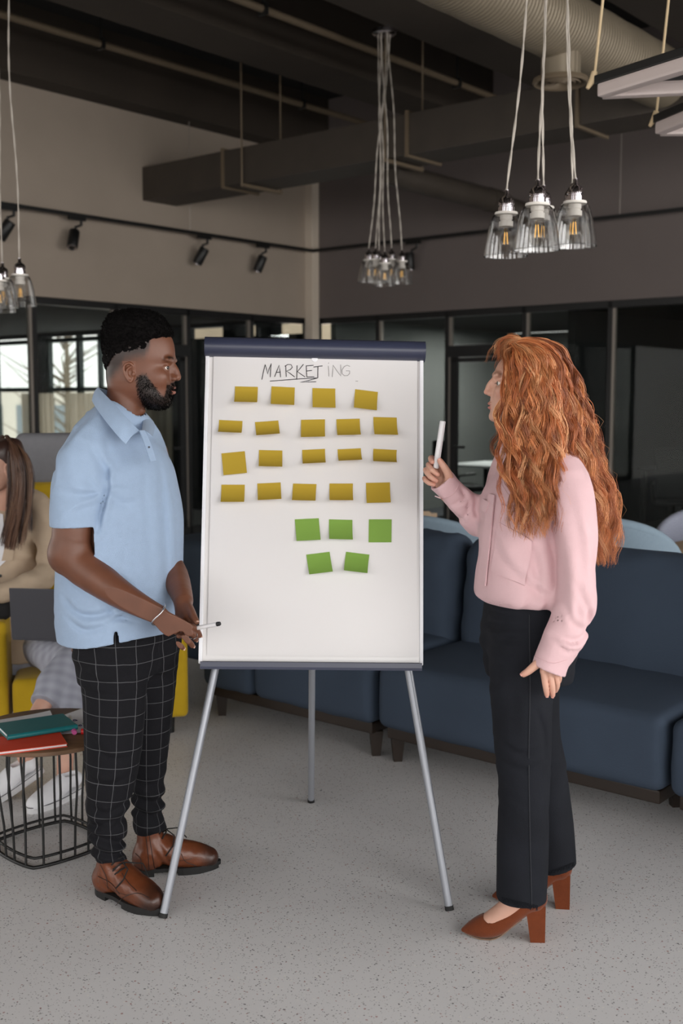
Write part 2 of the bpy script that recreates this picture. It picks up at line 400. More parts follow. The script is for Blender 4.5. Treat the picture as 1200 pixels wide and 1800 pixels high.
M_leaf = mat('bare_tree_haze', (120, 108, 92), .95, var=.4, vscale=2)
tr = empty('street_tree', ROOM @ Matrix.Translation((-18.2, 9.5, -4)), 'bare brown street tree outside the side room windows', 'tree')
MB().tube([(0, 0, 0), (.1, 0, 4), (0, .1, 8)], [.16, .12, .05], 10).build('trunk', M_leaf, tr)
rt = random.Random(3); tb = MB()
for i in range(60):
    z = rt.uniform(3.0, 8); an = rt.uniform(0, 6.28); l = rt.uniform(.8, 2.2)
    p0 = Vector((0, 0, z)); p1 = p0+Vector((math.cos(an)*l*.6, math.sin(an)*l*.6, l*.35)); p2 = p1+Vector((math.cos(an+.5)*l*.5, math.sin(an+.5)*l*.5, l*.3))
    tb.tube([p0, p1, p2], [.035, .02, .006], 5, False)
tb.build('branches', M_leaf, tr)
# ============================================================ ceiling services and lamps
M_duct = mat('dusty_galvanised_duct', (64, 57, 50), .6, metal=.15, var=.25, vscale=5, bump=.3, bscale=12)
M_flange = mat('duct_flange', (112, 98, 80), .55, metal=.3, var=.1)
def spiral_mat():
    m = mat('spiral_duct_skin', (128, 117, 100), .5, metal=.35, var=.15, vscale=4); nt = m.node_tree; N = nt.nodes; L = nt.links
    tc = N.new('ShaderNodeTexCoord'); wv = N.new('ShaderNodeTexWave'); wv.bands_direction = 'Y'; wv.inputs['Scale'].default_value = 9; wv.inputs['Distortion'].default_value = .4
    L.new(tc.outputs['Object'], wv.inputs['Vector']); bp = N.new('ShaderNodeBump'); bp.inputs['Strength'].default_value = .5; bp.inputs['Distance'].default_value = .01
    L.new(wv.outputs['Fac'], bp.inputs['Height']); L.new(bp.outputs[0], N['Principled BSDF'].inputs['Normal']); return m
M_spiral = spiral_mat()
M_black = mat('black_metal', (14, 14, 14), .45)
M_chrome = mat('polished_chrome', (205, 200, 205), .08, metal=1.0)
M_cord = mat('silver_braided_cord', (188, 180, 170), .5, metal=.3)
M_white = mat('white_ceramic', (226, 220, 212), .5)
M_shade = glass('shade_glass', (0.965, 0.965, 0.965), 1.45, .03, 2.2)
M_bulb = glass('bulb_glass', (0.985, 0.98, 0.965), 1.4, .02)
M_fil = emis('amber_filament', (236, 180, 90), .9)

dk = empty('rectangular_duct', ROOM, 'long square sheet metal ventilation duct crossing under the beams', 'duct')
DA1 = 8.5
MB().box((DA1/2, -2.50, 3.875), (DA1, .48, .35), bev=.008).build('duct_body', M_duct, dk)
def flange(a, w=.03, e=.022):
    mb = MB()
    mb.box((a, -2.74-e/2, 3.875), (w, e, .35+2*e)); mb.box((a, -2.26+e/2, 3.875), (w, e, .35+2*e)); mb.box((a, -2.5, 3.7-e/2), (w, .48, e)); mb.box((a, -2.5, 4.05+e/2), (w, .48, e))
    mb.build('flange', M_flange, dk)
def hanger(a):
    mb = MB().box((a, -2.5, 3.675), (.04, .56, .03))
    for b in (2.22, 2.78): mb.cyl((a, -b, 3.66), (a, -b, HS), .009, n=8)
    mb.build('hanger', M_flange, dk)
for a in (1.25, 3.55, 5.2): flange(a)
for a in (1.55, 3.33, 7.2): hanger(a)
sd = empty('spiral_duct', ROOM, 'thick round spiral ventilation duct at upper right', 'duct')
mb = MB(); nseg = 60; mb.tube([(5.9, -2.76-(WB-3.2)*i/nseg, 3.92) for i in range(nseg+1)], [.21+(.004 if i % 2 else 0) for i in range(nseg+1)], 32); mb.build('duct_body', M_spiral, sd)
dfm = Matrix.Translation((5.9, -4.27, 3.58))
MB().cyl((0, 0, .03), (0, 0, .22), .125, n=28, M=dfm).build('neck', M_spiral, sd)
df = MB().lathe([(.13, .03), (.172, .02), (.178, 0.0), (.165, -.012), (.14, 0.0), (.13, .03)], 36, dfm, cap=False).build('diffuser_ring', M_flange, sd)
for r in (.115, .085, .055, .025): MB().lathe([(r, .02), (r+.012, -.004), (r+.008, -.012), (r-.008, .014), (r, .02)], 28, dfm, cap=False).build('diffuser_cone', M_flange, df)
rd = empty('round_branch_duct', ROOM, 'short round branch duct poking out below the square duct', 'duct')
MB().tube([(3.05, -2.35, 3.68), (3.05, -2.2, 3.66), (3.05, -.62, 3.65)], .115, 20).build('duct_body', M_duct, rd)
MB().tube([(3.05, -.66, 3.65), (3.05, -.5, 3.65), (3.08, -.3, 3.6), (3.2, -.12, 3.55)], [.125, .125, .115, .11], 20).build('elbow', M_duct, rd)
for i, (a, z, r, lab) in enumerate(((1.2, 4.75, .032, 'thin bronze conduit pipe between the wall and first beam'), (3.22, 4.62, .03, 'thin bronze conduit pipe between two middle beams'))):
    pr = empty('conduit_pipe', ROOM, lab, 'pipe', 'conduits under the slab')
    MB().cyl((a, -.02, z), (a, -13, z), r, n=10).build('pipe', M_flange, pr)
    for b in (1.5, 4.2, 7, 10): MB().cyl((a, -b, z+.02), (a, -b, HS), .012, n=6).box((a, -b, z), (.09, .03, .09)).build('clip', M_black, pr)

# ---- track lights
ZT = 3.41
rl = empty('track_rail', ROOM, 'black lighting track running round the corner above the glass', 'track')
MB().box((.16, -4.8, ZT), (.035, 9.3, .035)).build('rail', M_black, rl); MB().box((4.6, -.16, ZT), (8.9, .035, .035)).build('rail', M_black, rl)
for a, b in ((.16, 2.2), (.16, 5.2), (4.3, .16)): MB().cyl((a, -b, ZT), (a, -b, 4.65), .004, n=5).build('suspension_wire', M_strip, rl)
def spot(px, py, wall, label, tilt, yaw):
    """spot hung from the track at the place seen at this pixel"""
    best = None
    for i in range(2000):
        t = .2+i*.0045; p = Rm(.16, t, ZT-.06) if wall == 'L' else Rm(t, .16, ZT-.06)
        q = p-Vector((0, 0, HC)); fw = q.y*CP-q.z*SP; u = 600+FPX*q.x/fw
        if best is None or abs(u-px) < best[0]: best = (abs(u-px), t)
    t = best[1]; loc = Vector((.16, -t, ZT)) if wall == 'L' else Vector((t, -.16, ZT))
    r = empty('track_spotlight', ROOM @ Matrix.Translation(loc), label, 'spotlight', 'spotlights on the black track')
    ax = Matrix.Rotation(math.pi/2, 4, 'Z') if wall == 'L' else Matrix.Identity(4)
    MB().box((.05, 0, -.035), (.2, .036, .035), M=ax, bev=.005).build('adapter', M_black, r)
    MB().cyl((.1, 0, -.05), (.1, 0, -.1), .014, n=10, M=ax).cyl((.1, 0, -.095), (.03, 0, -.12), .012, n=8, M=ax).cyl((.03, 0, -.11), (.03, 0, -.21), .012, n=8, M=ax).build('arm', M_black, r)
    Mh = Matrix.Translation((0, 0, -.24)) @ Matrix.Rotation(yaw, 4, 'Z') @ Matrix.Rotation(tilt, 4, 'X')
    h = MB().lathe([(.052, -.10), (.055, -.095), (.055, .085), (.048, .095), (0, .095)], 20, Mh).build('lamp_head', M_black, r)
    MB().lathe([(0, -.098), (.03, -.099), (.046, -.104), (.046, -.101)], 18, Mh, cap=False).build('reflector', M_chrome, h)
spot(8, 395, 'L', 'black track spotlight at the left edge tilted toward the lamp cord', .6, 2.2)
spot(128, 410, 'L', 'black track spotlight just right of the left lamp cord', -.45, .6)
spot(353, 440, 'L', 'black track spotlight above the flip chart left corner', .5, 2.2)
spot(457, 452, 'L', 'black track spotlight nearest the cream column on its left', .4, 2.2)
spot(720, 440, 'R', 'black track spotlight right of the far lamp cluster', .1, 0)

# ---- glass pendants
def pendant_mesh():
    d = {}
    d['socket'] = MB().lathe([(0, 0), (.010, 0), (.010, -.022), (.016, -.028), (.028, -.036), (.034, -.050), (.034, -.062), (.030, -.064), (.030, -.070), (.034, -.072), (.034, -.092), (0, -.092)], 24).me('socket')
    d['collar'] = MB().lathe([(0, -.092), (.047, -.092), (.049, -.098), (.046, -.104), (0, -.104)], 24).me('collar')
    d['holder'] = MB().lathe([(0, -.104), (.027, -.104), (.027, -.122), (.024, -.124), (.024, -.130), (.030, -.131), (.030, -.152), (0, -.152)], 20).me('holder')
    prof = [(.046, -.100), (.058, -.110), (.069, -.136), (.079, -.182), (.088, -.235), (.093, -.275)]
    inn = [(r-.0028, z) for r, z in prof[::-1]]
    d['shade'] = MB().lathe(prof+inn, 36, cap=False).me('shade')
    d['rim'] = MB().lathe([(.0895, -.2745), (.0914, -.2772), (.0935, -.2745), (.0914, -.272), (.0895, -.2745)], 36, cap=False).me('rim')
    d['bulb'] = MB().lathe([(.013, -.15), (.014, -.165), (.020, -.18), (.029, -.20), (.033, -.222), (.029, -.243), (.016, -.257), (0, -.26)], 24, cap=False).me('bulb')
    fl = MB()
    for k in range(4):
        a = k*math.pi/2+.4; fl.cyl((.006*math.cos(a), .006*math.sin(a), -.175), (.011*math.cos(a), .011*math.sin(a), -.225), .0011, n=6)
    d['filament'] = fl.me('filament'); return d
PM = pendant_mesh()
PMAT = dict(socket=M_chrome, collar=M_white, holder=M_white, shade=M_shade, rim=M_shade, bulb=M_bulb, filament=M_fil)
for k_ in PM: PM[k_].materials.append(PMAT[k_])
def cluster(name, label, canopy, items, s=1.0):
    r = empty(name, canopy, label, 'pendant lamp', 'clear glass pendant clusters')
    MB().lathe([(0, 0), (.10, 0), (.10, -.03), (.085, -.04), (0, -.04)], 28).build('canopy', M_chrome, r)
    n = len(items)
    for i, p in enumerate(items):
        q = Vector(p)-Vector(canopy); a = 2*math.pi*i/n; top = Vector((.05*math.cos(a), .05*math.sin(a), -.04))
        pts = []; 
        for j in range(41):
            t = j/40; c = top.lerp(q, t); c.x += .012*math.sin(t*9+i)*math.sin(t*math.pi); c.y += .01*math.cos(t*7+i*2)*math.sin(t*math.pi); pts.append(c)
        w = MB()
        for ph in (0, math.pi):
            w.tube([c+Vector((.0028*math.cos(j*1.15+ph), .0028*math.sin(j*1.15+ph), 0)) for j, c in enumerate(pts)], .0032, 6, False)
        w.build('cord', M_cord, r)
        sh = mesh_obj('shade', PM['shade'], None, r, M=Matrix.Translation(q) @ Matrix.Scale(s, 4))
        for nm in ('socket', 'collar', 'holder', 'rim', 'bulb', 'filament'): mesh_obj(nm, PM[nm], None, sh)
def top_at(px, py, Y): return W(px, py, Y)
cluster('pendant_cluster', 'large clear glass pendant cluster hanging at upper right above the woman', (W(950, 300, 4.85).x+.02, 4.85, 4.6),
        [top_at(890, 334, 4.82), top_at(945, 316, 4.55), top_at(1011, 314, 4.72), top_at(955, 326, 5.05), top_at(1006, 322, 5.1), ])
cluster('pendant_cluster', 'small far clear glass pendant cluster hanging above the flip chart', (W(675, 50, 9.55).x, 9.55, 4.6),
        [top_at(648, 437, 9.6), top_at(660, 436, 9.4), top_at(666, 440, 9.85), top_at(676, 442, 9.3), top_at(688, 436, 9.55), top_at(706, 439, 9.5)])
cluster('pendant_cluster', 'clear glass pendant cluster at the left edge above the seated woman', (W(8, 0, 6.7).x-.05, 6.75, 4.6),
        [top_at(34, 454, 6.65), top_at(-3, 464, 6.6), top_at(-24, 458, 6.9), top_at(4, 462, 7.05)])

# ---- linear tube lamps hung on ropes
M_tube = mat('opal_tube_diffuser', (196, 182, 178), .45)
M_rope = mat('cotton_rope', (205, 182, 146), .9)
def bar_lamp(name, label, P0, P1, P2, ropes):
    r = empty(name, P0, label, 'lamp', 'rope hung tube lamps'); P0, P1, P2 = [Vector(p) for p in (P0, P1, P2)]
    for A, B in ((P0, P1), (P0, P2), (P1, P2)):
        A = A-P0; B = B-P0; d = (B-A); ln = d.length; d.normalize(); M = Matrix.Translation((A+B)/2) @ d.to_track_quat('X', 'Z').to_matrix().to_4x4()
        MB().box((0, 0, .042), (ln, .060, .036), M=M, bev=.003).build('channel', M_black, r)
        MB().box((0, 0, -.004), (ln-.03, .054, .056), M=M, bev=.012).build('tube_diffuser', M_tube, r)
    for A, B in ropes:
        A = Vector(A)-P0; B = Vector(B)-P0
        MB().tube([A, B], .006, 6).build('rope', M_rope, r); MB().tube([A+Vector((0, 0, .02)), A+Vector((-.008, 0, -.015)), A+Vector((-.03, .0, -.05))], [.013, .016, .008], 8).build('knot', M_rope, r)
zz = 2.9
a0 = WZ(1052, 160, zz); a1 = WZ(1200, 114, zz); a2 = WZ(1200, 153, zz)
A1 = a0+(a1-a0).normalized()*1.25; A2 = a0+(a2-a0).normalized()*1.25
bar_lamp('tube_lamp', 'nearer opal tube lamp hanging on ropes at the upper right edge', a0, A1, A2, [((a0.x-.02, a0.y, zz+.06), (a0.x+.12, a0.y-.05, 4.61)), ((A1.x, A1.y, zz+.06), (A1.x+.1, A1.y, 4.61)), ((A2.x, A2.y, zz+.06), (A2.x+.1, A2.y, 4.61))])
b0 = WZ(1156, 226, zz-.04); b1 = WZ(1200, 208, zz-.04); b2 = WZ(1200, 226, zz-.04)
B1 = b0+(b1-b0).normalized()*1.1; B2 = b0+(b2-b0).normalized()*1.1
bar_lamp('tube_lamp', 'farther opal tube lamp below the other at the right edge', b0, B1, B2, [((b0.x-.01, b0.y, zz+.02), (b0.x+.12, b0.y-.03, 4.61)), ((B1.x, B1.y, zz+.02), (B1.x+.1, B1.y, 4.61))])
# ============================================================ furniture
def velvet(name, rgb, rough=.75, sheen=.35):
    m = mat(name, rgb, rough, spec=.25, var=.16, vscale=3.5, bump=.25, bscale=220, sheen=sheen)
    return m
M_sofa = velvet('slate_blue_velvet', (58, 69, 84), .9, 0.0)
M_sofa2 = velvet('slate_blue_velvet_dark', (54, 65, 79), .9, 0.0)
M_dwood = mat('dark_brown_wood', (38, 28, 21), .45, var=.3, vscale=9)
M_sole = mat('black_rubber', (16, 15, 15), .7)
SOFA = Matrix.Translation(Vector((.135, 4.715, 0))) @ Matrix.Rotation(RANG, 4, 'Z')
def soft(name, c, d, r, mt, parent, bulge=(0, 0, 0), wr=0.0, seed=0, n=9, label=None):
    mb = MB(); v, f = cushion(c, d, r, bulge, n, wr, seed); mb.add(v, f, True); me = mb.me(name, auto=False)
    return mesh_obj(name, me, mt, parent, label)
def sofa(name, label, t0, t1, seats, backs, arm_left=False, legs=()):
    r = empty(name, SOFA, label, 'sofa', 'slate blue sofa sections'); L = t1-t0; c = (t0+t1)/2
    MB().box((c, .47, .135), (L-.06, .84, .05), bev=.006).build('plinth', M_dwood, r)
    for i, (sa, sb_) in enumerate(seats):
        w = sb_-sa; x = (sa+sb_)/2
        soft('seat', (x, .40, .305), (w-.006, .80, .285), .045, M_sofa, r, (0, .008, .022), .0022, i+len(name), 12)
    for (b0, b1) in backs:
        s = soft('back_cushion', ((b0+b1)/2, .70, .635), (b1-b0-.008, .22, .575), .085, M_sofa, r, (.004, .035, .012), .005, int(b0*10), 16)
        s.matrix_local = Matrix.Translation((0, .74, .4)) @ Matrix.Rotation(-.13, 4, 'X') @ Matrix.Translation((0, -.74, -.4))
    soft('back_frame', (c, .89, .50), (L-.004, .14, .72), .05, M_sofa2, r, (0, .004, 0), .001, 3)
    if arm_left: soft('armrest', (t0-.44, .70, .455), (.86, .52, .67), .06, M_sofa2, r, (.01, .01, .006), .002, 5)
    for x, y in legs:
        MB().tube([(x, y, .115), (x, y, .0)], [.042, .026], 4, smooth=False).build('leg', M_dwood, r)
sofa('sofa', 'left slate blue sofa section with an end armrest behind the flip chart', -1.09, -.012, [(-1.09, -.74), (-.74, -.012)], ((-1.09, -.74), (-.74, -.012)), True, ((-.06, .10), (-1.04, .10), (-.06, .82), (-1.5, .82)))
sofa('sofa', 'slate blue sofa section directly behind the standing woman', .012, 1.32, ((.012, 1.32),), ((.012, 1.32),), False, ((.06, .10), (.06, .82), (1.22, .36), (1.27, .82)))
sofa('sofa', 'slate blue sofa section cut off by the right edge', 1.335, 2.6, ((1.335, 2.6),), ((1.335, 2.6),), False, ((1.44, .36), (1.40, .82), (2.5, .1), (2.5, .82)))

# ---- tub chairs and the wooden table behind the sofa
M_tub = mat('pale_blue_wool', (128, 146, 160), .9, var=.08, vscale=60, bump=.3, bscale=300)
M_oak = mat('light_oak', (172, 148, 122), .5, var=.15, vscale=6)
def striped():
    m = mat('fine_striped_fabric', (170, 174, 190), .9); nt = m.node_tree; N = nt.nodes; L = nt.links; tc = N.new('ShaderNodeTexCoord'); wv = N.new('ShaderNodeTexWave'); wv.bands_direction = 'Z'; wv.inputs['Scale'].default_value = 34
    L.new(tc.outputs['Object'], wv.inputs['Vector']); cr = N.new('ShaderNodeValToRGB'); cr.color_ramp.elements[0].color = (*lin((82, 86, 104)), 1); cr.color_ramp.elements[1].color = (*lin((184, 188, 204)), 1); cr.color_ramp.elements[0].position = .3; cr.color_ramp.elements[1].position = .6
    L.new(wv.outputs['Fac'], cr.inputs[0]); L.new(cr.outputs[0], N['Principled BSDF'].inputs['Base Color']); return m
M_stripe = striped()
def tub_chair(label, x, y, rz, m, top=.84, w=.34):
    r = empty('tub_chair', Matrix.Translation((x, y, 0)) @ Matrix.Rotation(rz, 4, 'Z'), label, 'chair', 'tub chairs behind the sofa')
    P = []; n = 25                                            # wrap-round back, open towards +x
    for i in range(n):
        a = math.radians(70+220*i/(n-1)); e = abs(i-(n-1)/2)/((n-1)/2); h = top-(top-.60)*e**2.2; row = []
        for j in range(9):
            t = j/8; rr = w*(.86+.14*t); row.append((rr*math.cos(a), rr*math.sin(a), .34+(h-.34)*t))
        P.append(row)
    mb = MB(); mb.sheet(P, .06); b = mb.build('backrest', m, r)
    rim = MB(); rim.tube([p[-1] for p in P], .031, 10); rim.build('top_roll', m, b)
    soft('seat', (.04, 0, .40), (.56, .54, .13), .05, m, r, (0, 0, .02))
    for sx in (-1, 1):
        for sy in (-1, 1): MB().cyl((sx*.18, sy*.18, .34), (sx*.24, sy*.24, 0), .018, .011, n=10).build('leg', M_dwood, r)
tub_chair('pale blue tub chair behind the sofa between flip chart and woman', 0.60, 7.0, 1.0, M_tub, .85)
tub_chair('pale blue tub chair behind the sofa right of the red hair', 1.45, 5.9, 1.1, M_tub, .955)
tub_chair('pale striped tub chair at the right edge beyond the wooden table', 2.47, 7.42, -2.2, M_stripe, .81)
def table(label, x, y, rz, sx, sy, z, m, name='wooden_table'):
    r = empty(name, Matrix.Translation((x, y, 0)) @ Matrix.Rotation(rz, 4, 'Z'), label, 'table')
    MB().box((0, 0, z-.015), (sx, sy, .03), bev=.006).build('tabletop', m, r)
    for a in (-1, 1):
        for b in (-1, 1): MB().box((a*(sx/2-.06), b*(sy/2-.06), (z-.03)/2), (.05, .05, z-.03)).build('leg', M_black, r)
    return r
table('light wooden table at the right edge behind the sofa', 2.54, 6.13, RANG, 1.3, .9, .75, M_oak)
table('wooden table behind the pale blue tub chair beside the flip chart', -.02, 8.15, RANG, 1.2, .8, .75, M_oak)
mk = empty('wooden_block', Matrix.Translation((.54, 7.75, .75)), 'small pale wooden block on the table beside the flip chart', 'block')
MB().box((0, 0, .02), (.17, .05, .038), bev=.006).build('body', M_oak, mk); MB().box((0, 0, .042), (.15, .035, .006)).build('cap', M_oak, mk)

# ---- meeting room behind the right partition
M_wtop = mat('white_laminate', (188, 190, 190), .4)
t = table('white topped meeting table behind the glass door', *Rm(2.15, -1.5, 0).xy, RANG, 1.6, 1.0, .74, M_wtop, 'meeting_table')
table('dark meeting table behind the right glass panes', *Rm(5.0, -1.7, 0).xy, RANG, 2.2, .9, .78, M_black, 'meeting_table')
M_mesh = mat('black_mesh', (20, 20, 21), .8)
def office_chair(label, a, b, rz):
    p = Rm(a, b, 0); r = empty('office_chair', Matrix.Translation(p) @ Matrix.Rotation(rz, 4, 'Z'), label, 'chair', 'black office chairs behind the glass')
    soft('backrest', (-.22, 0, .78), (.07, .46, .56), .03, M_mesh, r, (.02, 0, 0)); soft('seat', (.02, 0, .47), (.48, .48, .08), .035, M_mesh, r)
    MB().cyl((0, 0, .43), (0, 0, .12), .03, n=12).build('gas_column', M_black, r)
    for k in range(5):
        an = k*2*math.pi/5; q = (.28*math.cos(an), .28*math.sin(an)); l = MB().tube([(0, 0, .12), (q[0], q[1], .08)], [.025, .016], 8).build('base_arm', M_black, r); MB().cyl((q[0], q[1]-.012, .03), (q[0], q[1]+.012, .03), .03, n=14).build('caster', M_black, l)
    for s in (-1, 1): MB().tube([(-.1, s*.25, .45), (-.1, s*.27, .64), (.12, s*.27, .66)], .016, 8).build('armrest', M_black, r)
office_chair('black office chair behind the glass right of the flip chart', 1.75, -.75, .3)
office_chair('black office chair in the dark room behind the right panes', 4.6, -.8, 1.2)
MB().box((0, 0, .55), (.62, .04, .98), bev=.01).build('wall_display', mat('grey_display_board', (120, 122, 120), .6), None, 'grey board leaning on the back wall behind the right panes', 'board', M=ROOM @ Matrix.Translation((5.1, 3.7, .75)))

# ---- yellow armchair with grey head panel
M_yel = mat('mustard_felt', (182, 150, 32), .9, spec=.2, var=.10, vscale=14, bump=.35, bscale=260, sheen=.15)
M_gfelt = mat('grey_felt', (122, 122, 126), .95, spec=.2, var=.08, vscale=40, bump=.3, bscale=260)
acx = W(152, 1270, 5.0).x
AC = Matrix.Translation((acx, 5.02, 0)) @ Matrix.Rotation(.20, 4, 'Z')
ac = empty('armchair', AC, 'mustard yellow high-back armchair with a grey head panel', 'armchair')
soft('seat', (0, .33, .20), (.66, .70, .22), .03, M_yel, ac, (0, .006, .018), .001)
for s in (-1, 1): soft('armrest', (s*.405, .36, .335), (.115, .74, .49), .028, M_yel, ac, (.004, .004, .003))
soft('backrest', (0, .69, .67), (.72, .16, .98), .05, M_yel, ac, (0, .02, 0))
soft('head_panel', (0, .70, 1.27), (.69, .10, .27), .045, M_gfelt, ac, (0, .01, 0))
for sx in (-1, 1):
    for y in (.08, .66): MB().cyl((sx*.38, y, 0), (sx*.38, y, .1), .02, .024, n=12).build('foot', M_black, ac)

# ---- wire coffee table
M_walnut = mat('walnut_veneer', (112, 84, 62), .45, var=.3, vscale=7)
_nt = M_walnut.node_tree; _t = [n for n in _nt.nodes if n.type == 'TEX_NOISE'][0]; _mp = _nt.nodes.new('ShaderNodeMapping'); _mp.inputs['Scale'].default_value = (1, 9, 1)
_tc = [n for n in _nt.nodes if n.type == 'TEX_COORD'][0]; _nt.links.new(_tc.outputs['Object'], _mp.inputs[0]); _nt.links.new(_mp.outputs[0], _t.inputs['Vector'])
CTX, CTY, CTZ = -1.035, 3.82, .425
ct = empty('coffee_table', Vector((CTX, CTY, 0)), 'round walnut coffee table on a black wire cage base', 'table')
MB().lathe([(0, CTZ), (.262, CTZ), (.266, CTZ-.003), (.266, CTZ-.015), (.255, CTZ-.02), (0, CTZ-.02)], 64).build('tabletop', M_walnut, ct)
def ring(fn, n=80): return [fn(2*math.pi*i/n) for i in range(n)]
def base_pt(a, r0=.2):      # rounded square, a corner towards the camera
    c, s_ = math.cos(a), math.sin(a); q = 1/((abs(c)**2.2+abs(s_)**2.2)**(1/2.2)); e = .21*(abs(c)**1.25+abs(s_)**1.25)**(-1/1.25)
    return Vector((c*e*.98, s_*e, 0))
def mid_pt(a): return Vector((.15*math.cos(a), .15*math.sin(a), .0))
MB().tube([base_pt(a)+Vector((0, 0, .008)) for a in np.linspace(0, 2*math.pi, 81)[:-1]], .0065, 8, closed=True).build('floor_ring', M_black, ct)
MB().tube([base_pt(a)*.93+Vector((0, 0, .035)) for a in np.linspace(0, 2*math.pi, 81)[:-1]], .005, 8, closed=True).build('lower_ring', M_black, ct)
MB().tube([Vector((.185*math.cos(a), .185*math.sin(a), CTZ-.027)) for a in np.linspace(0, 2*math.pi, 65)[:-1]], .006, 8, closed=True).build('top_ring', M_black, ct)
for i in range(20):
    a = 2*math.pi*(i+.5)/20; b = base_pt(a); t_ = Vector((.185*math.cos(a), .185*math.sin(a), CTZ-.027)); m_ = (b*.8+Vector((t_.x, t_.y, 0))*.2); m_.z = .2
    MB().tube([b+Vector((0, 0, .006)), b.lerp(t_, .3)*1.0, b.lerp(t_, .65)+Vector((math.cos(a)*.012, math.sin(a)*.012, 0)), t_], .0042, 7).build('wire', M_black, ct)

def T(x, y, z, rz=0.0): return Matrix.Translation((x, y, z)) @ Matrix.Rotation(rz, 4, 'Z')
def on_table(px, py, z=CTZ): return WZ(px, py, z)
# notebooks
def notebook(name, label, quad, th, z, cov, band=None):
    """quad: four pixel corners on the table -> a bound book with covers, page block and spine"""
    P = [on_table(*q, z) for q in quad]; c = sum(P, Vector())/4; ex = ((P[1]-P[0])+(P[2]-P[3]))/2; ey = ((P[3]-P[0])+(P[2]-P[1]))/2
    w, h = ex.length, ey.length; an = math.atan2(ex.y, ex.x); r = empty(name, T(c.x, c.y, z, an), label, 'notebook')
    MB().box((0, 0, .0015), (w, h, .002), bev=.0008).build('back_cover', cov, r); MB().box((0, 0, th-.001), (w, h, .002), bev=.0008).build('front_cover', cov, r)
    MB().box((.002, .002, th/2), (w-.008, h-.008, th-.005)).build('pages', M_paper, r)
    if band: MB().tube([(-w/2-.001, -h/2+.002, th/2), (w/2+.001, -h/2+.002, th/2)], th/2, 12).build('spine', cov, r)
    return r
M_paper = mat('white_paper', (226, 224, 226), .8)
M_teal = mat('teal_cover', (24, 112, 116), .4, spec=.5); M_red = mat('vermilion_cover', (222, 66, 34), .5)
notebook('notebook', 'vermilion red notebook lying under the teal one', ((-8, 1330), (119, 1312), (103, 1290), (-24, 1303)), .012, CTZ+.0005, M_red)
notebook('notebook', 'teal notebook on top of the red notebook', ((3, 1303), (127, 1283), (119, 1262), (3, 1279)), .018, CTZ+.0135, M_teal, True)
M_ink = mat('blue_black_ink', (40, 44, 92), .6); M_inkg = mat('green_ink', (58, 120, 60), .6)
def paper(label, quad, z, marks):
    P = [on_table(*q, z) for q in quad]; c = sum(P, Vector())/4; rows = []
    for i in range(9):
        u = i/8; rows.append([(P[0].lerp(P[1], u)).lerp(P[3].lerp(P[2], u), v/8)-c+Vector((0, 0, .0006+.004*max(0, (u-.6)/.4)**2*(v/8))) for v in range(9)])
    r = empty('paper_sheet', c, label, 'paper', 'papers on the coffee table'); MB().sheet(rows, .0006).build('sheet', M_paper, r)
    for (px, py, kx, m_) in marks:
        q = on_table(px, py, z+.002)-c; s = MB(); s.tube([q+Vector((-.008*kx, 0, 0)), q+Vector((0, .008, 0)), q+Vector((.008*kx, -.002, 0)), q+Vector((.002, -.009, 0)), q+Vector((-.006*kx, -.004, 0))], .0012, 5); s.build('ink_scribble', m_, r)
paper('long paper sheet with faint doodles behind the teal notebook', ((-40, 1292), (100, 1275), (88, 1251), (-40, 1272)), CTZ+.0005, ((16, 1276, 1.4, M_ink), (22, 1273, .9, M_ink), (33, 1272, .8, M_ink), (38, 1273, .7, M_ink)))
paper('curled paper sheet with blue and green doodles beside the man leg', ((92, 1292), (170, 1286), (160, 1240), (98, 1262)), CTZ+.0016, ((131, 1266, 1.3, M_ink), (133, 1277, 1.0, M_inkg), (141, 1275, .8, M_ink), (150, 1272, 1.2, M_inkg)))
def marker(name, label, A, B, r, body, cap, capfrac=.28, group=None, stripe=None):
    A, B = Vector(A), Vector(B); d = B-A; ln = d.length; Mx = Matrix.Translation(A) @ d.normalized().to_track_quat('Z', 'X').to_matrix().to_4x4()
    o = empty(name, Mx, label, 'marker', group); lb = ln*(1-capfrac)
    MB().lathe([(0, 0), (r*.8, 0), (r, .002), (r, lb), (0, lb)], 20).build('barrel', body, o)
    MB().lathe([(0, lb), (r*1.06, lb+.0006), (r*1.06, lb+.004), (r*1.0, ln-.003), (r*.85, ln), (0, ln)], 20).build('cap', cap, o)
    if stripe: MB().lathe([(r*1.01, lb*.35), (r*1.02, lb*.36), (r*1.02, lb*.8), (r*1.01, lb*.81)], 20, cap=False).build('print_band', stripe, o)
    return o
M_plw = mat('white_plastic', (224, 222, 224), .35); M_pink = mat('pink_plastic', (200, 88, 150), .4); M_plr = mat('red_plastic', (186, 24, 26), .4); M_plk = mat('black_plastic', (22, 22, 26), .4)
marker('marker_pen', 'white marker with pink end beside the teal notebook', on_table(121, 1260, CTZ+.012), on_table(131, 1288, CTZ+.012), .0085, M_plw, M_pink, .18, 'markers on the coffee table')
marker('marker_pen', 'red marker lying at the coffee table edge by the trousers', on_table(142, 1286, CTZ+.011), on_table(175, 1284, CTZ+.011), .010, M_plr, M_plr, .3, 'markers on the coffee table')
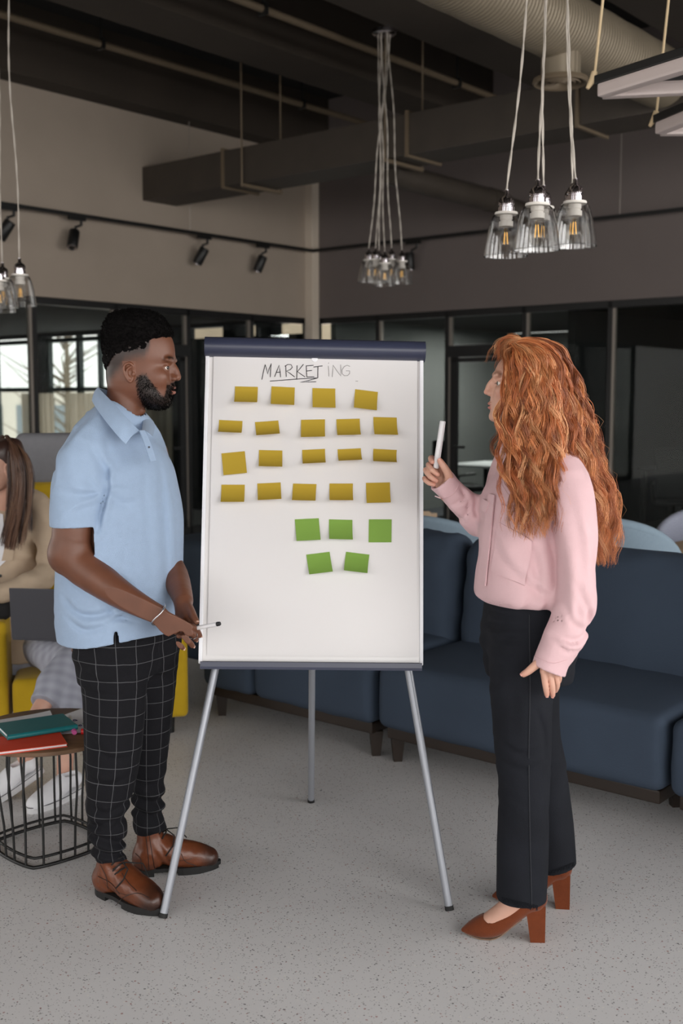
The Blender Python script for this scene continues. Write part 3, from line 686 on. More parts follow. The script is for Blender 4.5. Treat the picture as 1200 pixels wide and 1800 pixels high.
# ============================================================ flip chart board, notes and writing
M_board = mat('glossy_whiteboard', (226, 223, 222), .22, spec=.5); M_sheet = mat('chart_paper', (220, 217, 217), .28, spec=.4)
M_bar = mat('blue_black_clamp_bar', (52, 56, 76), .35, spec=.5); M_alu = mat('satin_aluminium', (150, 153, 160), .42, metal=.45); M_edge = mat('white_edge_trim', (236, 236, 240), .4)
yaw = math.atan2(.045, .885)
BB = W(546.5, 1168, 3.47); BT = W(553.5, 592, 3.70)               # bottom and top centre of the board plane
ux = Vector((math.cos(yaw), math.sin(yaw), 0)); uz = (BT-BB); HB = uz.length; uz.normalize(); ux = (ux-uz*ux.dot(uz)).normalized(); un = ux.cross(uz)   # un points to the viewer
if un.y > 0: un = -un
BM = Matrix((( ux.x, un.x, uz.x, BB.x), (ux.y, un.y, uz.y, BB.y), (ux.z, un.z, uz.z, BB.z), (0, 0, 0, 1)))
BMi = BM.inverted()
def on_board(px, py, off=0.0):
    """local board coordinates (x, z) of the photo pixel"""
    o = BMi @ Vector((0, 0, HC)); q = BMi @ W(px, py, 3.0); d = q-o; t = (off-o.y)/d.y; p = o+d*t; return p.x, p.z
fc = empty('flip_chart', BM, 'white flip chart easel with sticky notes between the man and the woman', 'flip chart')
xl = on_board(352, 1165)[0]; xr = on_board(740, 1168)[0]; xl2 = on_board(367, 640)[0]; xr2 = on_board(740, 640)[0]
bw0, bw1 = min(xl, xl2), max(xr, xr2); bc = (bw0+bw1)/2; bw = bw1-bw0
HB2 = HB-.02
MB().box((bc, -.010, HB2/2), (bw, .016, HB2), bev=.002).build('board_panel', M_board, fc)
for s in (bw0, bw1): MB().box((s, -.006, HB2/2), (.012, .026, HB2), bev=.003).build('edge_trim', M_edge, fc)
# paper pad, hanging slightly loose
zt = on_board(553, 622)[1]; z0 = on_board(553, 1160)[1]
rows = []
for i in range(13):
    u = i/12; x = bw0+.02+(bw-.034)*u; rows.append([(x, .003+.004*math.sin(v/20*math.pi)*(.4+.6*u)+.004*(v/20)**3*math.sin(u*3.2), z0+.012+(zt-z0-.012)*(1-v/20)) for v in range(21)])
pad = MB().sheet(rows, .0015).build('paper_pad', M_sheet, fc)
# clamp bar: half-round roll across the top
x0, zb0 = on_board(361, 622, .03); x1, zb1 = on_board(746, 628, .03); zb = on_board(553, 627, .03)[1]; ztp = on_board(553, 593, .03)[1]
hb = ztp-zb; prof = []
for i in range(13):
    a = math.radians(-90+180*i/12); prof.append((.004+.034*math.cos(a), zb+hb/2+hb/2*math.sin(a)))
prof = [(-.02, zb)]+prof+[(-.02, ztp)]
v = []; n_ = len(prof)
for xx in (x0, x1): v += [(xx, p[0], p[1]) for p in prof]
f = [(i, (i+1) % n_, n_+(i+1) % n_, n_+i) for i in range(n_)]+[tuple(range(n_-1, -1, -1)), tuple(range(n_, 2*n_))]
MB().add(v, f, True).build('clamp_bar', M_bar, fc)
for xx in (x0-.002, x1+.002): 
    vv = [(xx-.002, p[0], p[1]) for p in prof]+[(xx+.002, p[0], p[1]) for p in prof]; MB().add(vv, f, False).build('bar_end_cap', M_bar, fc)
kx, kz = on_board(553, 630, .012); MB().lathe([(0, 0), (.010, 0), (.010, .004), (0, .005)], 20, Matrix.Translation((kx, .004, kz)) @ Matrix.Rotation(-math.pi/2, 4, 'X')).build('pad_button', M_edge, fc)
# pen tray
trp = [(0, -.02), (.05, -.02), (.052, -.012), (.052, .002), (.047, .004), (.044, -.008), (.006, -.012), (0, .012)]
v = []; n_ = len(trp); zz_ = .004
for xx in (bw0+.003, bw1-.003): v += [(xx, p[0]-.004, p[1]+zz_) for p in trp]
f = [(i, (i+1) % n_, n_+(i+1) % n_, n_+i) for i in range(n_)]+[tuple(range(n_-1, -1, -1)), tuple(range(n_, 2*n_))]
MB().add(v, f, False).build('pen_tray', M_bar, fc)
# legs (world points brought into the board frame)
def leg(fx, fy, topl, Yt=None):
    F = WZ(fx, fy, 0.0); Tp = Vector(topl); Fl = BMi @ F; d = Fl-Tp
    l = MB().tube([Tp, Tp.lerp(Fl, .992)], .0125, 14).build('leg', M_alu, fc)
    MB().tube([Tp.lerp(Fl, .991), Fl], [.0135, .0142], 14).build('rubber_foot', M_sole, l)
def leg_top(px, py, off):
    x, z = on_board(px, py, off); return (x, off, z)
tl = leg_top(379, 1172, -.035); 
def extend(fx, fy, tp, zl):
    Fl = BMi @ WZ(fx, fy, 0.0); tp = Vector(tp); d = (tp-Fl); k = (zl-Fl.z)/d.z; return Fl+d*k
leg(286, 1613, extend(286, 1613, leg_top(379, 1172, -.035), .75)); leg(790, 1600, extend(790, 1600, leg_top(717, 1174, -.035), .75))
leg(546.5, 1410, (bc, -.055, .86))
MB().box((bc, -.04, .72), (bw*.7, .03, .035), bev=.004).box((bc, -.045, .86), (.12, .06, .07), bev=.004).build('rear_bracket', M_black, fc)

# writing (strokes of the marker on the pad)
def C(cx, cy): return on_board(340+cx/2.857, 570+cy/2.857, .010)
def stroke(mb, pts, w=.0013):
    P = []
    for a in pts: x, z = C(*a); P.append(Vector((x, 0.0, z)))
    mb.tube([(p.x, pad_y(p.x, p.z)+.0008, p.z) for p in P], w, 6)
def pad_y(x, z):
    u = max(0, min(1, (x-bw0-.02)/(bw-.034))); v = max(0, min(1, 1-(z-z0-.012)/(zt-z0-.012))); return .003+.004*math.sin(v*math.pi)*(.4+.6*u)+.004*v**3*math.sin(u*3.2)+.0008
M_ink1 = mat('dry_black_marker', (52, 50, 52), .7); M_ink2 = mat('fading_grey_marker', (150, 147, 146), .7)
dark = [[(343, 276), (350, 240), (360, 200), (366, 222), (372, 247), (380, 220), (390, 195), (387, 230), (385, 264)], [(407, 262), (418, 234), (430, 203), (434, 232), (437, 264)], [(413, 241), (437, 238)],
        [(463, 205), (464, 232), (466, 262)], [(458, 209), (474, 200), (490, 201), (496, 214), (486, 226), (467, 233), (486, 246), (508, 263)], [(520, 205), (519, 240), (518, 276)], [(552, 199), (536, 219), (522, 236), (540, 249), (560, 263)],
        [(566, 208), (567, 235), (569, 263)], [(564, 207), (603, 204)], [(567, 233), (595, 230)], [(569, 263), (606, 262)], [(602, 213), (648, 207)], [(625, 210), (624, 240), (624, 268)],
        [(383, 284), (450, 279), (540, 272), (624, 268), (580, 280), (535, 290), (580, 288), (616, 287)]]
pale = [[(677, 207), (679, 234), (680, 260)], [(677, 195), (679, 191)], [(697, 263), (699, 232), (701, 203), (720, 232), (740, 258), (740, 230), (739, 201)], [(786, 210), (772, 204), (757, 211), (746, 228), (746, 246), (758, 257), (774, 256), (784, 246), (784, 232), (766, 232)], [(814, 284), (826, 284)]]
mbd = MB(); [stroke(mbd, s) for s in dark]; mbd.build('lettering', M_ink1, fc, label='handwritten word MARKET with underline')
mbp = MB(); [stroke(mbp, s, .0010) for s in pale]; mbp.build('lettering', M_ink2, fc, label='fainter handwritten letters ING')

# sticky notes: (left-top px, right-top px, visible height px)
M_ny = mat('mustard_note', (180, 152, 52), .85, spec=.2, var=.03, vscale=20); M_ng = mat('green_note', (126, 162, 74), .85, spec=.2, var=.03, vscale=20)
NY = [((413, 679), (453, 680), 32, 'first'), ((477, 679), (518, 681), 35, 'second'), ((549, 682), (589, 683), 37, 'third'), ((624, 684), (664, 689), 36, 'fourth')], \
     [((385, 738), (426, 740), 26, 'first'), ((448, 742), (489, 739), 28, 'second'), ((529, 738), (571, 737), 34, 'third'), ((591, 737), (632, 736), 32, 'fourth'), ((656, 733), (697, 734), 34, 'fifth')], \
     [((389, 797), (430, 793), 40, 'first'), ((455, 791), (496, 792), 32, 'second'), ((531, 791), (571, 789), 28, 'third'), ((593, 790), (634, 788), 21, 'fourth'), ((656, 789), (697, 791), 26, 'fifth')], \
     [((389, 852), (430, 852), 33, 'first'), ((452, 850), (493, 848), 32, 'second'), ((515, 850), (556, 851), 32, 'third'), ((579, 850), (620, 850), 32, 'fourth'), ((643, 849), (685, 848), 37, 'fifth')]
NG = [((518, 913), (560, 911), 39, 'left'), ((578, 913), (619, 914), 36, 'middle'), ((648, 913), (688, 913), 41, 'right')], [((538, 975), (579, 970), 36, 'left'), ((608, 970), (649, 975), 34, 'right')]
def note(a, b, hpx, m, label, group, lean):
    ax, az = on_board(*a, .008); bx, bz = on_board(*b, .008); e = Vector((bx-ax, 0, bz-az)); wd_ = e.length; e.normalize(); dn = Vector((e.z, 0, -e.x)); 
    if dn.z > 0: dn = -dn
    Lh = .0745; tgt = hpx*wd_/math.hypot(b[0]-a[0], b[1]-a[1])
    def prof(th):
        o = [(0, 0)]; n = 14
        for i in range(n):
            s = (i+.5)/n; an = 0 if s < .12 else th*((s-.12)/.88)**.6; o.append((o[-1][0]+Lh/n*math.cos(an), o[-1][1]+Lh/n*math.sin(an)))
        return o
    lo, hi = .02, 1.5
    for _ in range(30):
        mid = (lo+hi)/2
        if prof(mid)[-1][0] > tgt: lo = mid
        else: hi = mid
    pr = prof(lo); rows = []
    o0 = Vector((ax, 0, az))
    for i in range(6):
        u = i/5; r_ = []
        for j, (d_, h_) in enumerate(pr):
            q = o0+e*(wd_*u)+dn*d_+e*lean*(d_/Lh)*.6; q.y = h_*(1+.12*(u-.5)*lean*40)+.0016; r_.append(q)
        rows.append(r_)
    c = sum((rows[i][0] for i in range(6)), Vector())/6; base = pad_y(c.x, c.z-.03)
    rt_ = BM @ Vector((c.x, base+.0004, c.z)); R = BM.to_3x3().to_4x4(); R.translation = rt_
    rows = [[q-Vector((c.x, 0, c.z)) for q in r_] for r_ in rows]
    MB().sheet(rows, .0004).build('sticky_note', m, None, label, 'sticky note', group, M=R)
rs = random.Random(5)
ROWN = ['top row under the heading', 'second row', 'third row', 'fourth row']
for i, row in enumerate(NY):
    for a, b, h, nm in row: note(a, b, h, M_ny, 'mustard yellow sticky note, %s from left in the %s' % (nm, ROWN[i]), 'mustard notes on the flip chart', rs.uniform(-.006, .004))
for i, row in enumerate(NG):
    for a, b, h, nm in row: note(a, b, h, M_ng, 'green sticky note, %s one in the %s green row' % (nm, ['upper', 'lower'][i]), 'green notes on the flip chart', rs.uniform(-.004, .004))
# ============================================================ people: implicit bodies meshed by surface nets
f32 = np.float32
def vnoise(P, seed=0):
    """smooth value noise in [-1,1] for an (n,3) array"""
    P = np.asarray(P, dtype=np.float64); I = np.floor(P).astype(np.int64); Fr = P-I; Fr = Fr*Fr*(3-2*Fr); out = np.zeros(len(P))
    for dx in (0, 1):
        for dy in (0, 1):
            for dz in (0, 1):
                h = ((I[:, 0]+dx)*374761393+(I[:, 1]+dy)*668265263+(I[:, 2]+dz)*1274126177+seed*974634777) & 0xffffffff
                h = ((h ^ (h >> 13))*1103515245) & 0xffffffff; h = (h ^ (h >> 16)) & 0xffff
                w = (Fr[:, 0] if dx else 1-Fr[:, 0])*(Fr[:, 1] if dy else 1-Fr[:, 1])*(Fr[:, 2] if dz else 1-Fr[:, 2]); out += w*(h/32767.5-1)
    return out
def smin(a, b, k):
    if k <= 1e-6: return np.minimum(a, b)
    h = np.maximum(k-np.abs(a-b), 0)/k; return np.minimum(a, b)-h*h*k*f32(.25)
def crom(nodes, sub):
    """Catmull-Rom resample of rows [x,y,z,r,...]"""
    A = np.array(nodes, float)
    if sub <= 1 or len(A) < 3: return A
    E = np.vstack([2*A[0]-A[1], A, 2*A[-1]-A[-2]]); out = []
    for i in range(1, len(E)-2):
        p0, p1, p2, p3 = E[i-1], E[i], E[i+1], E[i+2]
        for j in range(sub):
            t = j/sub; out.append(.5*((2*p1)+(-p0+p2)*t+(2*p0-5*p1+4*p2-p3)*t*t+(-p0+3*p1-3*p2+p3)*t**3))
    out.append(A[-1]); return np.array(out)
class Vol:
    def __init__(s, lo, hi, h):
        s.h = h; s.lo = np.array(lo, float); s.n = np.ceil((np.array(hi, float)-s.lo)/h).astype(int)+1; s.f = np.full(s.n, 1.0, f32)
    def sub(s, lo, hi):
        a = np.clip(np.floor((np.array(lo)-s.lo)/s.h).astype(int), 0, s.n); b = np.clip(np.ceil((np.array(hi)-s.lo)/s.h).astype(int)+1, 0, s.n)
        sl = tuple(slice(a[i], max(a[i], b[i])) for i in range(3))
        ax = [(s.lo[i]+s.h*np.arange(sl[i].start, sl[i].stop)).astype(f32) for i in range(3)]
        return sl, ax[0][:, None, None], ax[1][None, :, None], ax[2][None, None, :]
    def put(s, sl, d, k, op):
        a = s.f[sl]
        if a.size == 0: return
        if op == 'u': s.f[sl] = smin(a, d, f32(k))
        elif op == 's': s.f[sl] = -smin(-a, d, f32(k))
    def ell(s, c, r, R=None, k=.01, op='u'):
        c = np.array(c, float); r = np.array(r, float); m = r.max()+k+3*s.h; sl, X, Y, Z = s.sub(c-m, c+m); x, y, z = X-f32(c[0]), Y-f32(c[1]), Z-f32(c[2])
        if R is not None:
            R = np.array(R, float); x, y, z = [x*f32(R[0][i])+y*f32(R[1][i])+z*f32(R[2][i]) for i in range(3)]
        k0 = np.sqrt((x/f32(r[0]))**2+(y/f32(r[1]))**2+(z/f32(r[2]))**2); k1 = np.sqrt((x/f32(r[0]**2))**2+(y/f32(r[1]**2))**2+(z/f32(r[2]**2))**2)+f32(1e-6)
        s.put(sl, (k0*(k0-1)/k1).astype(f32), k, op); return s
    def chain(s, nodes, k=.01, flat=None, sub=4, op='u'):
        """tapered limb through nodes (x,y,z,r); flat=(axis, factor) squeezes it along an axis"""
        N = crom([list(n[0])+[n[1]] if not np.isscalar(n[0]) else list(n) for n in nodes], sub); rm = N[:, 3].max(); fk = 1.0
        if flat: fk = max(1.0, flat[1])
        m = rm*fk+k+3*s.h; sl, X, Y, Z = s.sub(N[:, :3].min(0)-m, N[:, :3].max(0)+m); D = None
        for a, b in zip(N[:-1], N[1:]):
            d = b[:3]-a[:3]; L2 = float(d@d)+1e-12; x, y, z = X-f32(a[0]), Y-f32(a[1]), Z-f32(a[2])
            t = np.clip((x*f32(d[0])+y*f32(d[1])+z*f32(d[2]))/f32(L2), 0, 1); x = x-t*f32(d[0]); y = y-t*f32(d[1]); z = z-t*f32(d[2])
            q = x*x+y*y+z*z
            if flat:
                e = np.array(flat[0], float); e /= np.linalg.norm(e); c = x*f32(e[0])+y*f32(e[1])+z*f32(e[2]); q = q+c*c*f32(1/flat[1]**2-1)
            dd = np.sqrt(np.maximum(q, 0))-(f32(a[3])+t*f32(b[3]-a[3])); D = dd if D is None else np.minimum(D, dd)
        s.put(sl, D.astype(f32), k, op); return s
    def stack(s, rows, F=(1, 0, 0), p=2.2, k=.01, op='u', base=(0, 0, 0)):
        """horizontal sections (z, front, back, halfwidth[, sideshift]) measured along F from base; front/back signed"""
        R = np.array(sorted(rows), float); base = np.array(base, float); F = np.array(F, float); Lx, Ly = -F[1], F[0]
        T_ = crom([list(r)+[0]*(5-len(r)) for r in R], 6); T_ = T_[np.argsort(T_[:, 0])]
        m = np.abs(T_[:, 1:]).max()*1.5+.02; sl, X, Y, Z = s.sub(base+[-m, -m, R[0, 0]-k-3*s.h], base+[m, m, R[-1, 0]+k+3*s.h])
        z = (Z-f32(base[2])).ravel(); xf, xb, w, sh = [np.interp(z, T_[:, 0], T_[:, i]).astype(f32)[None, None, :] for i in (1, 2, 3, 4)]
        x, y = X-f32(base[0]), Y-f32(base[1]); u = x*f32(F[0])+y*f32(F[1]); v = x*f32(Lx)+y*f32(Ly)-sh; c = (xf+xb)/2; hd = np.maximum((xf-xb)/2, f32(.001)); w = np.maximum(w, f32(.001))
        q = (np.abs(u-c)/hd)**f32(p)+(np.abs(v)/w)**f32(p); d = (q**f32(1/p)-1)*np.minimum(hd, w)
        zz = z[None, None, :]; d = np.maximum(d, np.maximum(zz-f32(R[-1, 0]), f32(R[0, 0])-zz)); s.put(sl, d.astype(f32), k, op); return s
    def pts(s, mask):
        return s.lo+np.argwhere(mask)*s.h
    def disp(s, fn, band=.03):
        m = np.abs(s.f) < band; s.f[m] += fn(s.pts(m)).astype(f32); return s
    def cut(s, nrm, p0, k=0.0, where=None):
        nrm = np.array(nrm, float); nrm /= np.linalg.norm(nrm); p0 = np.array(p0, float); sl, X, Y, Z = s.sub(s.lo, s.lo+s.n*s.h)
        d = (X-f32(p0[0]))*f32(nrm[0])+(Y-f32(p0[1]))*f32(nrm[1])+(Z-f32(p0[2]))*f32(nrm[2])
        if where is not None:
            sl2, _, _, _ = s.sub(*where); s.f[sl2] = np.maximum(s.f[sl2], d[sl2])
        else: s.f = np.maximum(s.f, d)
        return s
    def cutfn(s, fn):
        m = s.f < 4*s.h; s.f[m] = np.maximum(s.f[m], fn(s.pts(m)).astype(f32)); return s
    def mesh(s):
        f = s.f; f = np.pad(f, 1, constant_values=1.0); lo = s.lo-s.h; ins = f < 0; n = np.array(f.shape)-1
        cs = np.zeros(n, np.int8)
        for dx in (0, 1):
            for dy in (0, 1):
                for dz in (0, 1): cs += ins[dx:n[0]+dx, dy:n[1]+dy, dz:n[2]+dz]
        act = (cs > 0) & (cs < 8); I = np.argwhere(act); idx = np.full(n, -1, np.int64); idx[act] = np.arange(len(I)); acc = np.zeros((len(I), 3)); cnt = np.zeros(len(I))
        cor = [(a, b, c) for a in (0, 1) for b in (0, 1) for c in (0, 1)]
        val = {c: f[I[:, 0]+c[0], I[:, 1]+c[1], I[:, 2]+c[2]].astype(float) for c in cor}
        for c in cor:
            for ax in range(3):
                if c[ax]: continue
                e = list(c); e[ax] = 1; e = tuple(e); a, b = val[c], val[e]; m = (a < 0) != (b < 0); t = np.where(m, a/np.where(m, a-b, 1), 0)
                P = np.tile(np.array(c, float), (len(I), 1)); P[:, ax] += t; acc[m] += P[m]; cnt[m] += 1
        V = lo+(I+acc/np.maximum(cnt, 1)[:, None])*s.h; Q = []
        for ax in range(3):
            o1, o2 = (ax+1) % 3, (ax+2) % 3; sh = [slice(None)]*3; s0 = list(sh); s1 = list(sh); s0[ax] = slice(0, -1); s1[ax] = slice(1, None)
            A, B = ins[tuple(s0)], ins[tuple(s1)]; E = np.argwhere(A != B); ok = (E[:, o1] > 0) & (E[:, o2] > 0) & (E[:, o1] < n[o1]) & (E[:, o2] < n[o2]); E = E[ok]; flip = ~A[tuple(E.T)]
            def g(d1, d2):
                e = E.copy(); e[:, o1] -= d1; e[:, o2] -= d2; return idx[tuple(e.T)]
            q = np.stack([g(1, 1), g(0, 1), g(0, 0), g(1, 0)], 1); q[flip] = q[flip][:, ::-1]; Q.append(q)
        return V, np.vstack(Q)
def raw_mesh(name, V, Q, smooth=True):
    me = bpy.data.meshes.new(name); V = np.asarray(V, np.float32); Q = np.asarray(Q, np.int32); nq = Q.shape[1]
    me.vertices.add(len(V)); me.vertices.foreach_set('co', V.ravel()); me.loops.add(Q.size); me.loops.foreach_set('vertex_index', Q.ravel()); me.polygons.add(len(Q))
    me.polygons.foreach_set('loop_start', np.arange(0, Q.size, nq, dtype=np.int32)); me.polygons.foreach_set('use_smooth', np.full(len(Q), smooth)); me.update(); me.validate(); return me
def relax(V, Q, it=1, lam=.5):
    """a little Laplacian smoothing"""
    n = len(V); e = np.vstack([Q[:, [0, 1]], Q[:, [1, 2]], Q[:, [2, 3]], Q[:, [3, 0]]]); e = np.vstack([e, e[:, ::-1]])
    cnt = np.bincount(e[:, 0], minlength=n)[:, None]
    for _ in range(it):
        S = np.stack([np.bincount(e[:, 0], weights=V[e[:, 1], i], minlength=n) for i in range(3)], 1); V = V+(S/np.maximum(cnt, 1)-V)*lam
    return V
def setcol(me, C, name='Col'):
    a = me.attributes.new(name, 'FLOAT_COLOR', 'POINT'); c = np.ones((len(C), 4), np.float32); c[:, :3] = C; a.data.foreach_set('color', c.ravel())
def setvec(me, C, name): me.attributes.new(name, 'FLOAT_VECTOR', 'POINT').data.foreach_set('vector', np.asarray(C, np.float32).ravel())
def joinVQ(L):
    V = []; Q = []; o = 0
    for v, q in L: V.append(v); Q.append(q+o); o += len(v)
    return np.vstack(V), np.vstack(Q)
def xform(V, O, F, U=(0, 0, 1)):
    """local (fwd, left, up) -> world"""
    F = Vector(F).normalized(); U = Vector(U); Lf = U.cross(F).normalized(); U = F.cross(Lf); R = np.array([F, Lf, U]); return np.asarray(V)@R+np.array(O)
def nearest_t(P, pts):
    """for points P: distance to a polyline, its parameter (segment index + t)"""
    pts = np.array(pts, float); best = np.full(len(P), 9.0); par = np.zeros(len(P))
    for i in range(len(pts)-1):
        a, d = pts[i], pts[i+1]-pts[i]; t = np.clip(((P-a)@d)/(d@d), 0, 1); r = np.linalg.norm(P-a-t[:, None]*d, axis=1); m = r < best; best[m] = r[m]; par[m] = i+t[m]
    return best, par
def smooth01(x, a, b): t = np.clip((x-a)/(b-a), 0, 1); return t*t*(3-2*t)
def attr_mat(name, rough=.5, spec=.4, sheen=0.0, sub=0.0, bump=0.0, bscale=300, attr='Col', var=0.0, vscale=40):
    m = mat(name, (128, 128, 128), rough, spec=spec, sheen=sheen, sub=sub, bump=bump, bscale=bscale); nt = m.node_tree; at = nt.nodes.new('ShaderNodeAttribute'); at.attribute_name = attr
    out = at.outputs['Color']
    if var:
        tc = nt.nodes.new('ShaderNodeTexCoord'); t = nt.nodes.new('ShaderNodeTexNoise'); t.inputs['Scale'].default_value = vscale; t.inputs['Detail'].default_value = 6; nt.links.new(tc.outputs['Object'], t.inputs['Vector'])
        mr = nt.nodes.new('ShaderNodeMapRange'); mr.inputs[1].default_value = .25; mr.inputs[2].default_value = .75; mr.inputs[3].default_value = 1-var; mr.inputs[4].default_value = 1+var; nt.links.new(t.outputs['Fac'], mr.inputs[0])
        mx = nt.nodes.new('ShaderNodeMix'); mx.data_type = 'RGBA'; mx.blend_type = 'MULTIPLY'; mx.inputs[0].default_value = 1; nt.links.new(out, mx.inputs[6]); nt.links.new(mr.outputs[0], mx.inputs[7]); out = mx.outputs[2]
    nt.links.new(out, nt.nodes['Principled BSDF'].inputs['Base Color']); return m
def strands(paths, radii, cols, name, sides=3):
    """many hair strands in one mesh. paths (n,m,3), radii (n,m)"""
    P = np.asarray(paths, float); n, m, _ = P.shape; Tn = np.gradient(P, axis=1); Tn /= np.linalg.norm(Tn, axis=2, keepdims=True)+1e-9
    ref = np.array([.31, .52, .79]); U = np.cross(Tn, ref); U /= np.linalg.norm(U, axis=2, keepdims=True)+1e-9; Wv = np.cross(Tn, U); V = []
    for k in range(sides):
        a = 2*math.pi*k/sides; V.append(P+(U*math.cos(a)+Wv*math.sin(a))*np.asarray(radii)[:, :, None])
    V = np.stack(V, 2).reshape(-1, 3); base = (np.arange(n)[:, None]*m+np.arange(m-1)[None, :]).ravel()*sides; Q = []
    for k in range(sides):
        k2 = (k+1) % sides; Q.append(np.stack([base+k, base+k2, base+sides+k2, base+sides+k], 1))
    me = raw_mesh(name, V, np.vstack(Q)); setcol(me, np.repeat(np.asarray(cols), m*sides, 0)); return me
def head_vol(table, h, nose, eyes, female=False):
    v = Vol((-.13, -.105, -.21), (.15, .105, .2), h)
    v.stack([(a/1e3, b/1e3, c/1e3, d/1e3) for a, b, c, d in table], p=2.15, k=.0)
    return v
def mmv(*a): return tuple(x/1000.0 for x in a)

def creases(P, lines, Yref, ymax):
    """cloth folds: grooves with a soft ridge beside them along lines given as photo points at distance Yref; acts on the cloth nearer than ymax"""
    out = np.zeros(len(P)); nearP = np.where(P[:, 1] < ymax)[0]
    for pts, A, w in lines:
        q = crom([list(np.array(W(x, y, Yref))[[0, 2]])+[0, 0] for x, y in pts], 4)[:, :2]; lo, hi = q.min(0)-5*w, q.max(0)+5*w
        ii = nearP[(P[nearP, 0] > lo[0]) & (P[nearP, 0] < hi[0]) & (P[nearP, 2] > lo[1]) & (P[nearP, 2] < hi[1])]; XZ = P[ii][:, [0, 2]]; best = np.full(len(ii), 9.0); par = np.zeros(len(ii)); sg = np.zeros(len(ii))
        for i in range(len(q)-1):
            d = q[i+1]-q[i]; t = np.clip(((XZ-q[i])@d)/(d@d+1e-12), 0, 1); e = XZ-q[i]-t[:, None]*d; r = np.sqrt((e*e).sum(1)); m = r < best; best[m] = r[m]; par[m] = (i+t[m])/(len(q)-1); sg[m] = np.sign(d[0]*e[m, 1]-d[1]*e[m, 0])
        tap = np.sin(np.clip(par*.9+.05, 0, 1)*math.pi)**.6; out[ii] += A*tap*(np.exp(-(best/w)**2)-.55*np.exp(-((best*sg-1.9*w)/(1.2*w))**2))*smooth01(ymax-P[ii, 1], 0, .03)
    return out
# ------------------------------------------------------------ the man
def wn(px, py, Y, r): p = W(px, py, Y); return (p.x, p.y, p.z, r)
def wv(px, py, Y): return np.array(W(px, py, Y))
def lc(*rgb): return np.array(lin(rgb))
SK_M = lc(106, 66, 48); SK_MD = lc(46, 30, 24)
M_skin_m = attr_mat('dark_brown_skin', .42, .45, bump=.12, bscale=700, var=.06)
M_hair_m = mat('black_coily_hair', (9, 7, 7), .85, spec=.1, var=.3, vscale=90)
M_eye = attr_mat('eye', .12, .6)

def face_common(v, e, nose, lips, ears=True):
    """e: eye centre (x,y,z) mm; nose, lips: parameter dicts (mm)"""
    for s in (1, -1):
        v.ell(mmv(e[0]+13, s*(e[1]+1), e[2]+1), mmv(12, 14, 8.5), k=.007, op='s')
        v.ell(mmv(e[0], s*e[1], e[2]), mmv(13.8, 13.8, 13.4), k=.003)
        v.ell(mmv(e[0]+13, s*(e[1]+3), e[2]-1.0), mmv(13.5, 12.8, e[3]+.8), k=.0015, op='s')
        v.ell(mmv(e[0]+11, s*(e[1]-2), e[2]+24), mmv(10, 25, 8), k=.012)
    n = nose
    for s in (1, -1): v.ell(mmv(n['bx']-1, s*n['br']*.9, (n['bz']+n['tz'])/2), mmv(10, 7, 14), k=.009)
    v.chain([(*mmv(n['bx'], 0, n['bz']), n['br']/1e3), (*mmv((n['bx']+n['tx'])/2+n.get('hump', 0), 0, (n['bz']+n['tz'])/2+2), n['br']/1e3*1.05), (*mmv(n['tx']-6, 0, n['tz']+3), n['tr']/1e3)], k=.007, sub=3)
    v.ell(mmv(n['tx']-7, 0, n['tz']), mmv(7.5, n['tr']+2, n['tr']), k=.005)
    for s in (1, -1):
        v.ell(mmv(n['tx']-22, s*n['aw']*.8, n['tz']+2), mmv(9, 7, 9), k=.007); v.ell(mmv(n['tx']-16, s*n['aw'], n['tz']-3), mmv(9, 6.5, 7), k=.005); v.ell(mmv(n['tx']-11, s*(n['aw']-5), n['tz']-10), mmv(5, 3, 3), k=.003, op='s')
    l = lips
    v.ell(mmv(l['x'], 0, l['zu']), mmv(l['pu'], l['w'], l['hu']), k=.005); v.ell(mmv(l['x']-.5, 0, l['zl']), mmv(l['pl'], l['w']-2, l['hl']), k=.005)
    v.ell(mmv(l['x']+8, 0, (l['zu']*.45+l['zl']*.55)), mmv(12, l['w']-2, l['gap']), k=.0025, op='s'); v.ell(mmv(l['x']+5, 0, l['zl']-l['hl']-6), mmv(7, 14, 4), k=.006, op='s')
    if ears:
        for s in (1, -1):
            y = ears
            v.ell(mmv(-3, s*(y), 1), mmv(15, 5, 27), R=[[math.cos(.18), 0, -math.sin(.18)], [0, 1, 0], [math.sin(.18), 0, math.cos(.18)]], k=.004)
            v.ell(mmv(2, s*(y+6), 0), mmv(9, 6, 17), k=.003, op='s')
            v.chain([(*mmv(9, s*(y+1), 9), .0035), (*mmv(9, s*(y+4), 23), .004), (*mmv(-3, s*(y+7), 30), .0042), (*mmv(-16, s*(y+8), 22), .0042), (*mmv(-18, s*(y+7), 4), .004), (*mmv(-11, s*(y+5), -14), .0038), (*mmv(-2, s*(y+3), -25), .005), (*mmv(4, s*(y), -22), .004)], k=.002, sub=3)
            v.chain([(*mmv(2, s*(y+4), 18), .003), (*mmv(-8, s*(y+6), 10), .0035), (*mmv(-9, s*(y+5), -4), .0035), (*mmv(-3, s*(y+3), -14), .004)], k=.003, sub=2); v.ell(mmv(10, s*(y+2), -3), mmv(5, 4, 7), k=.004)
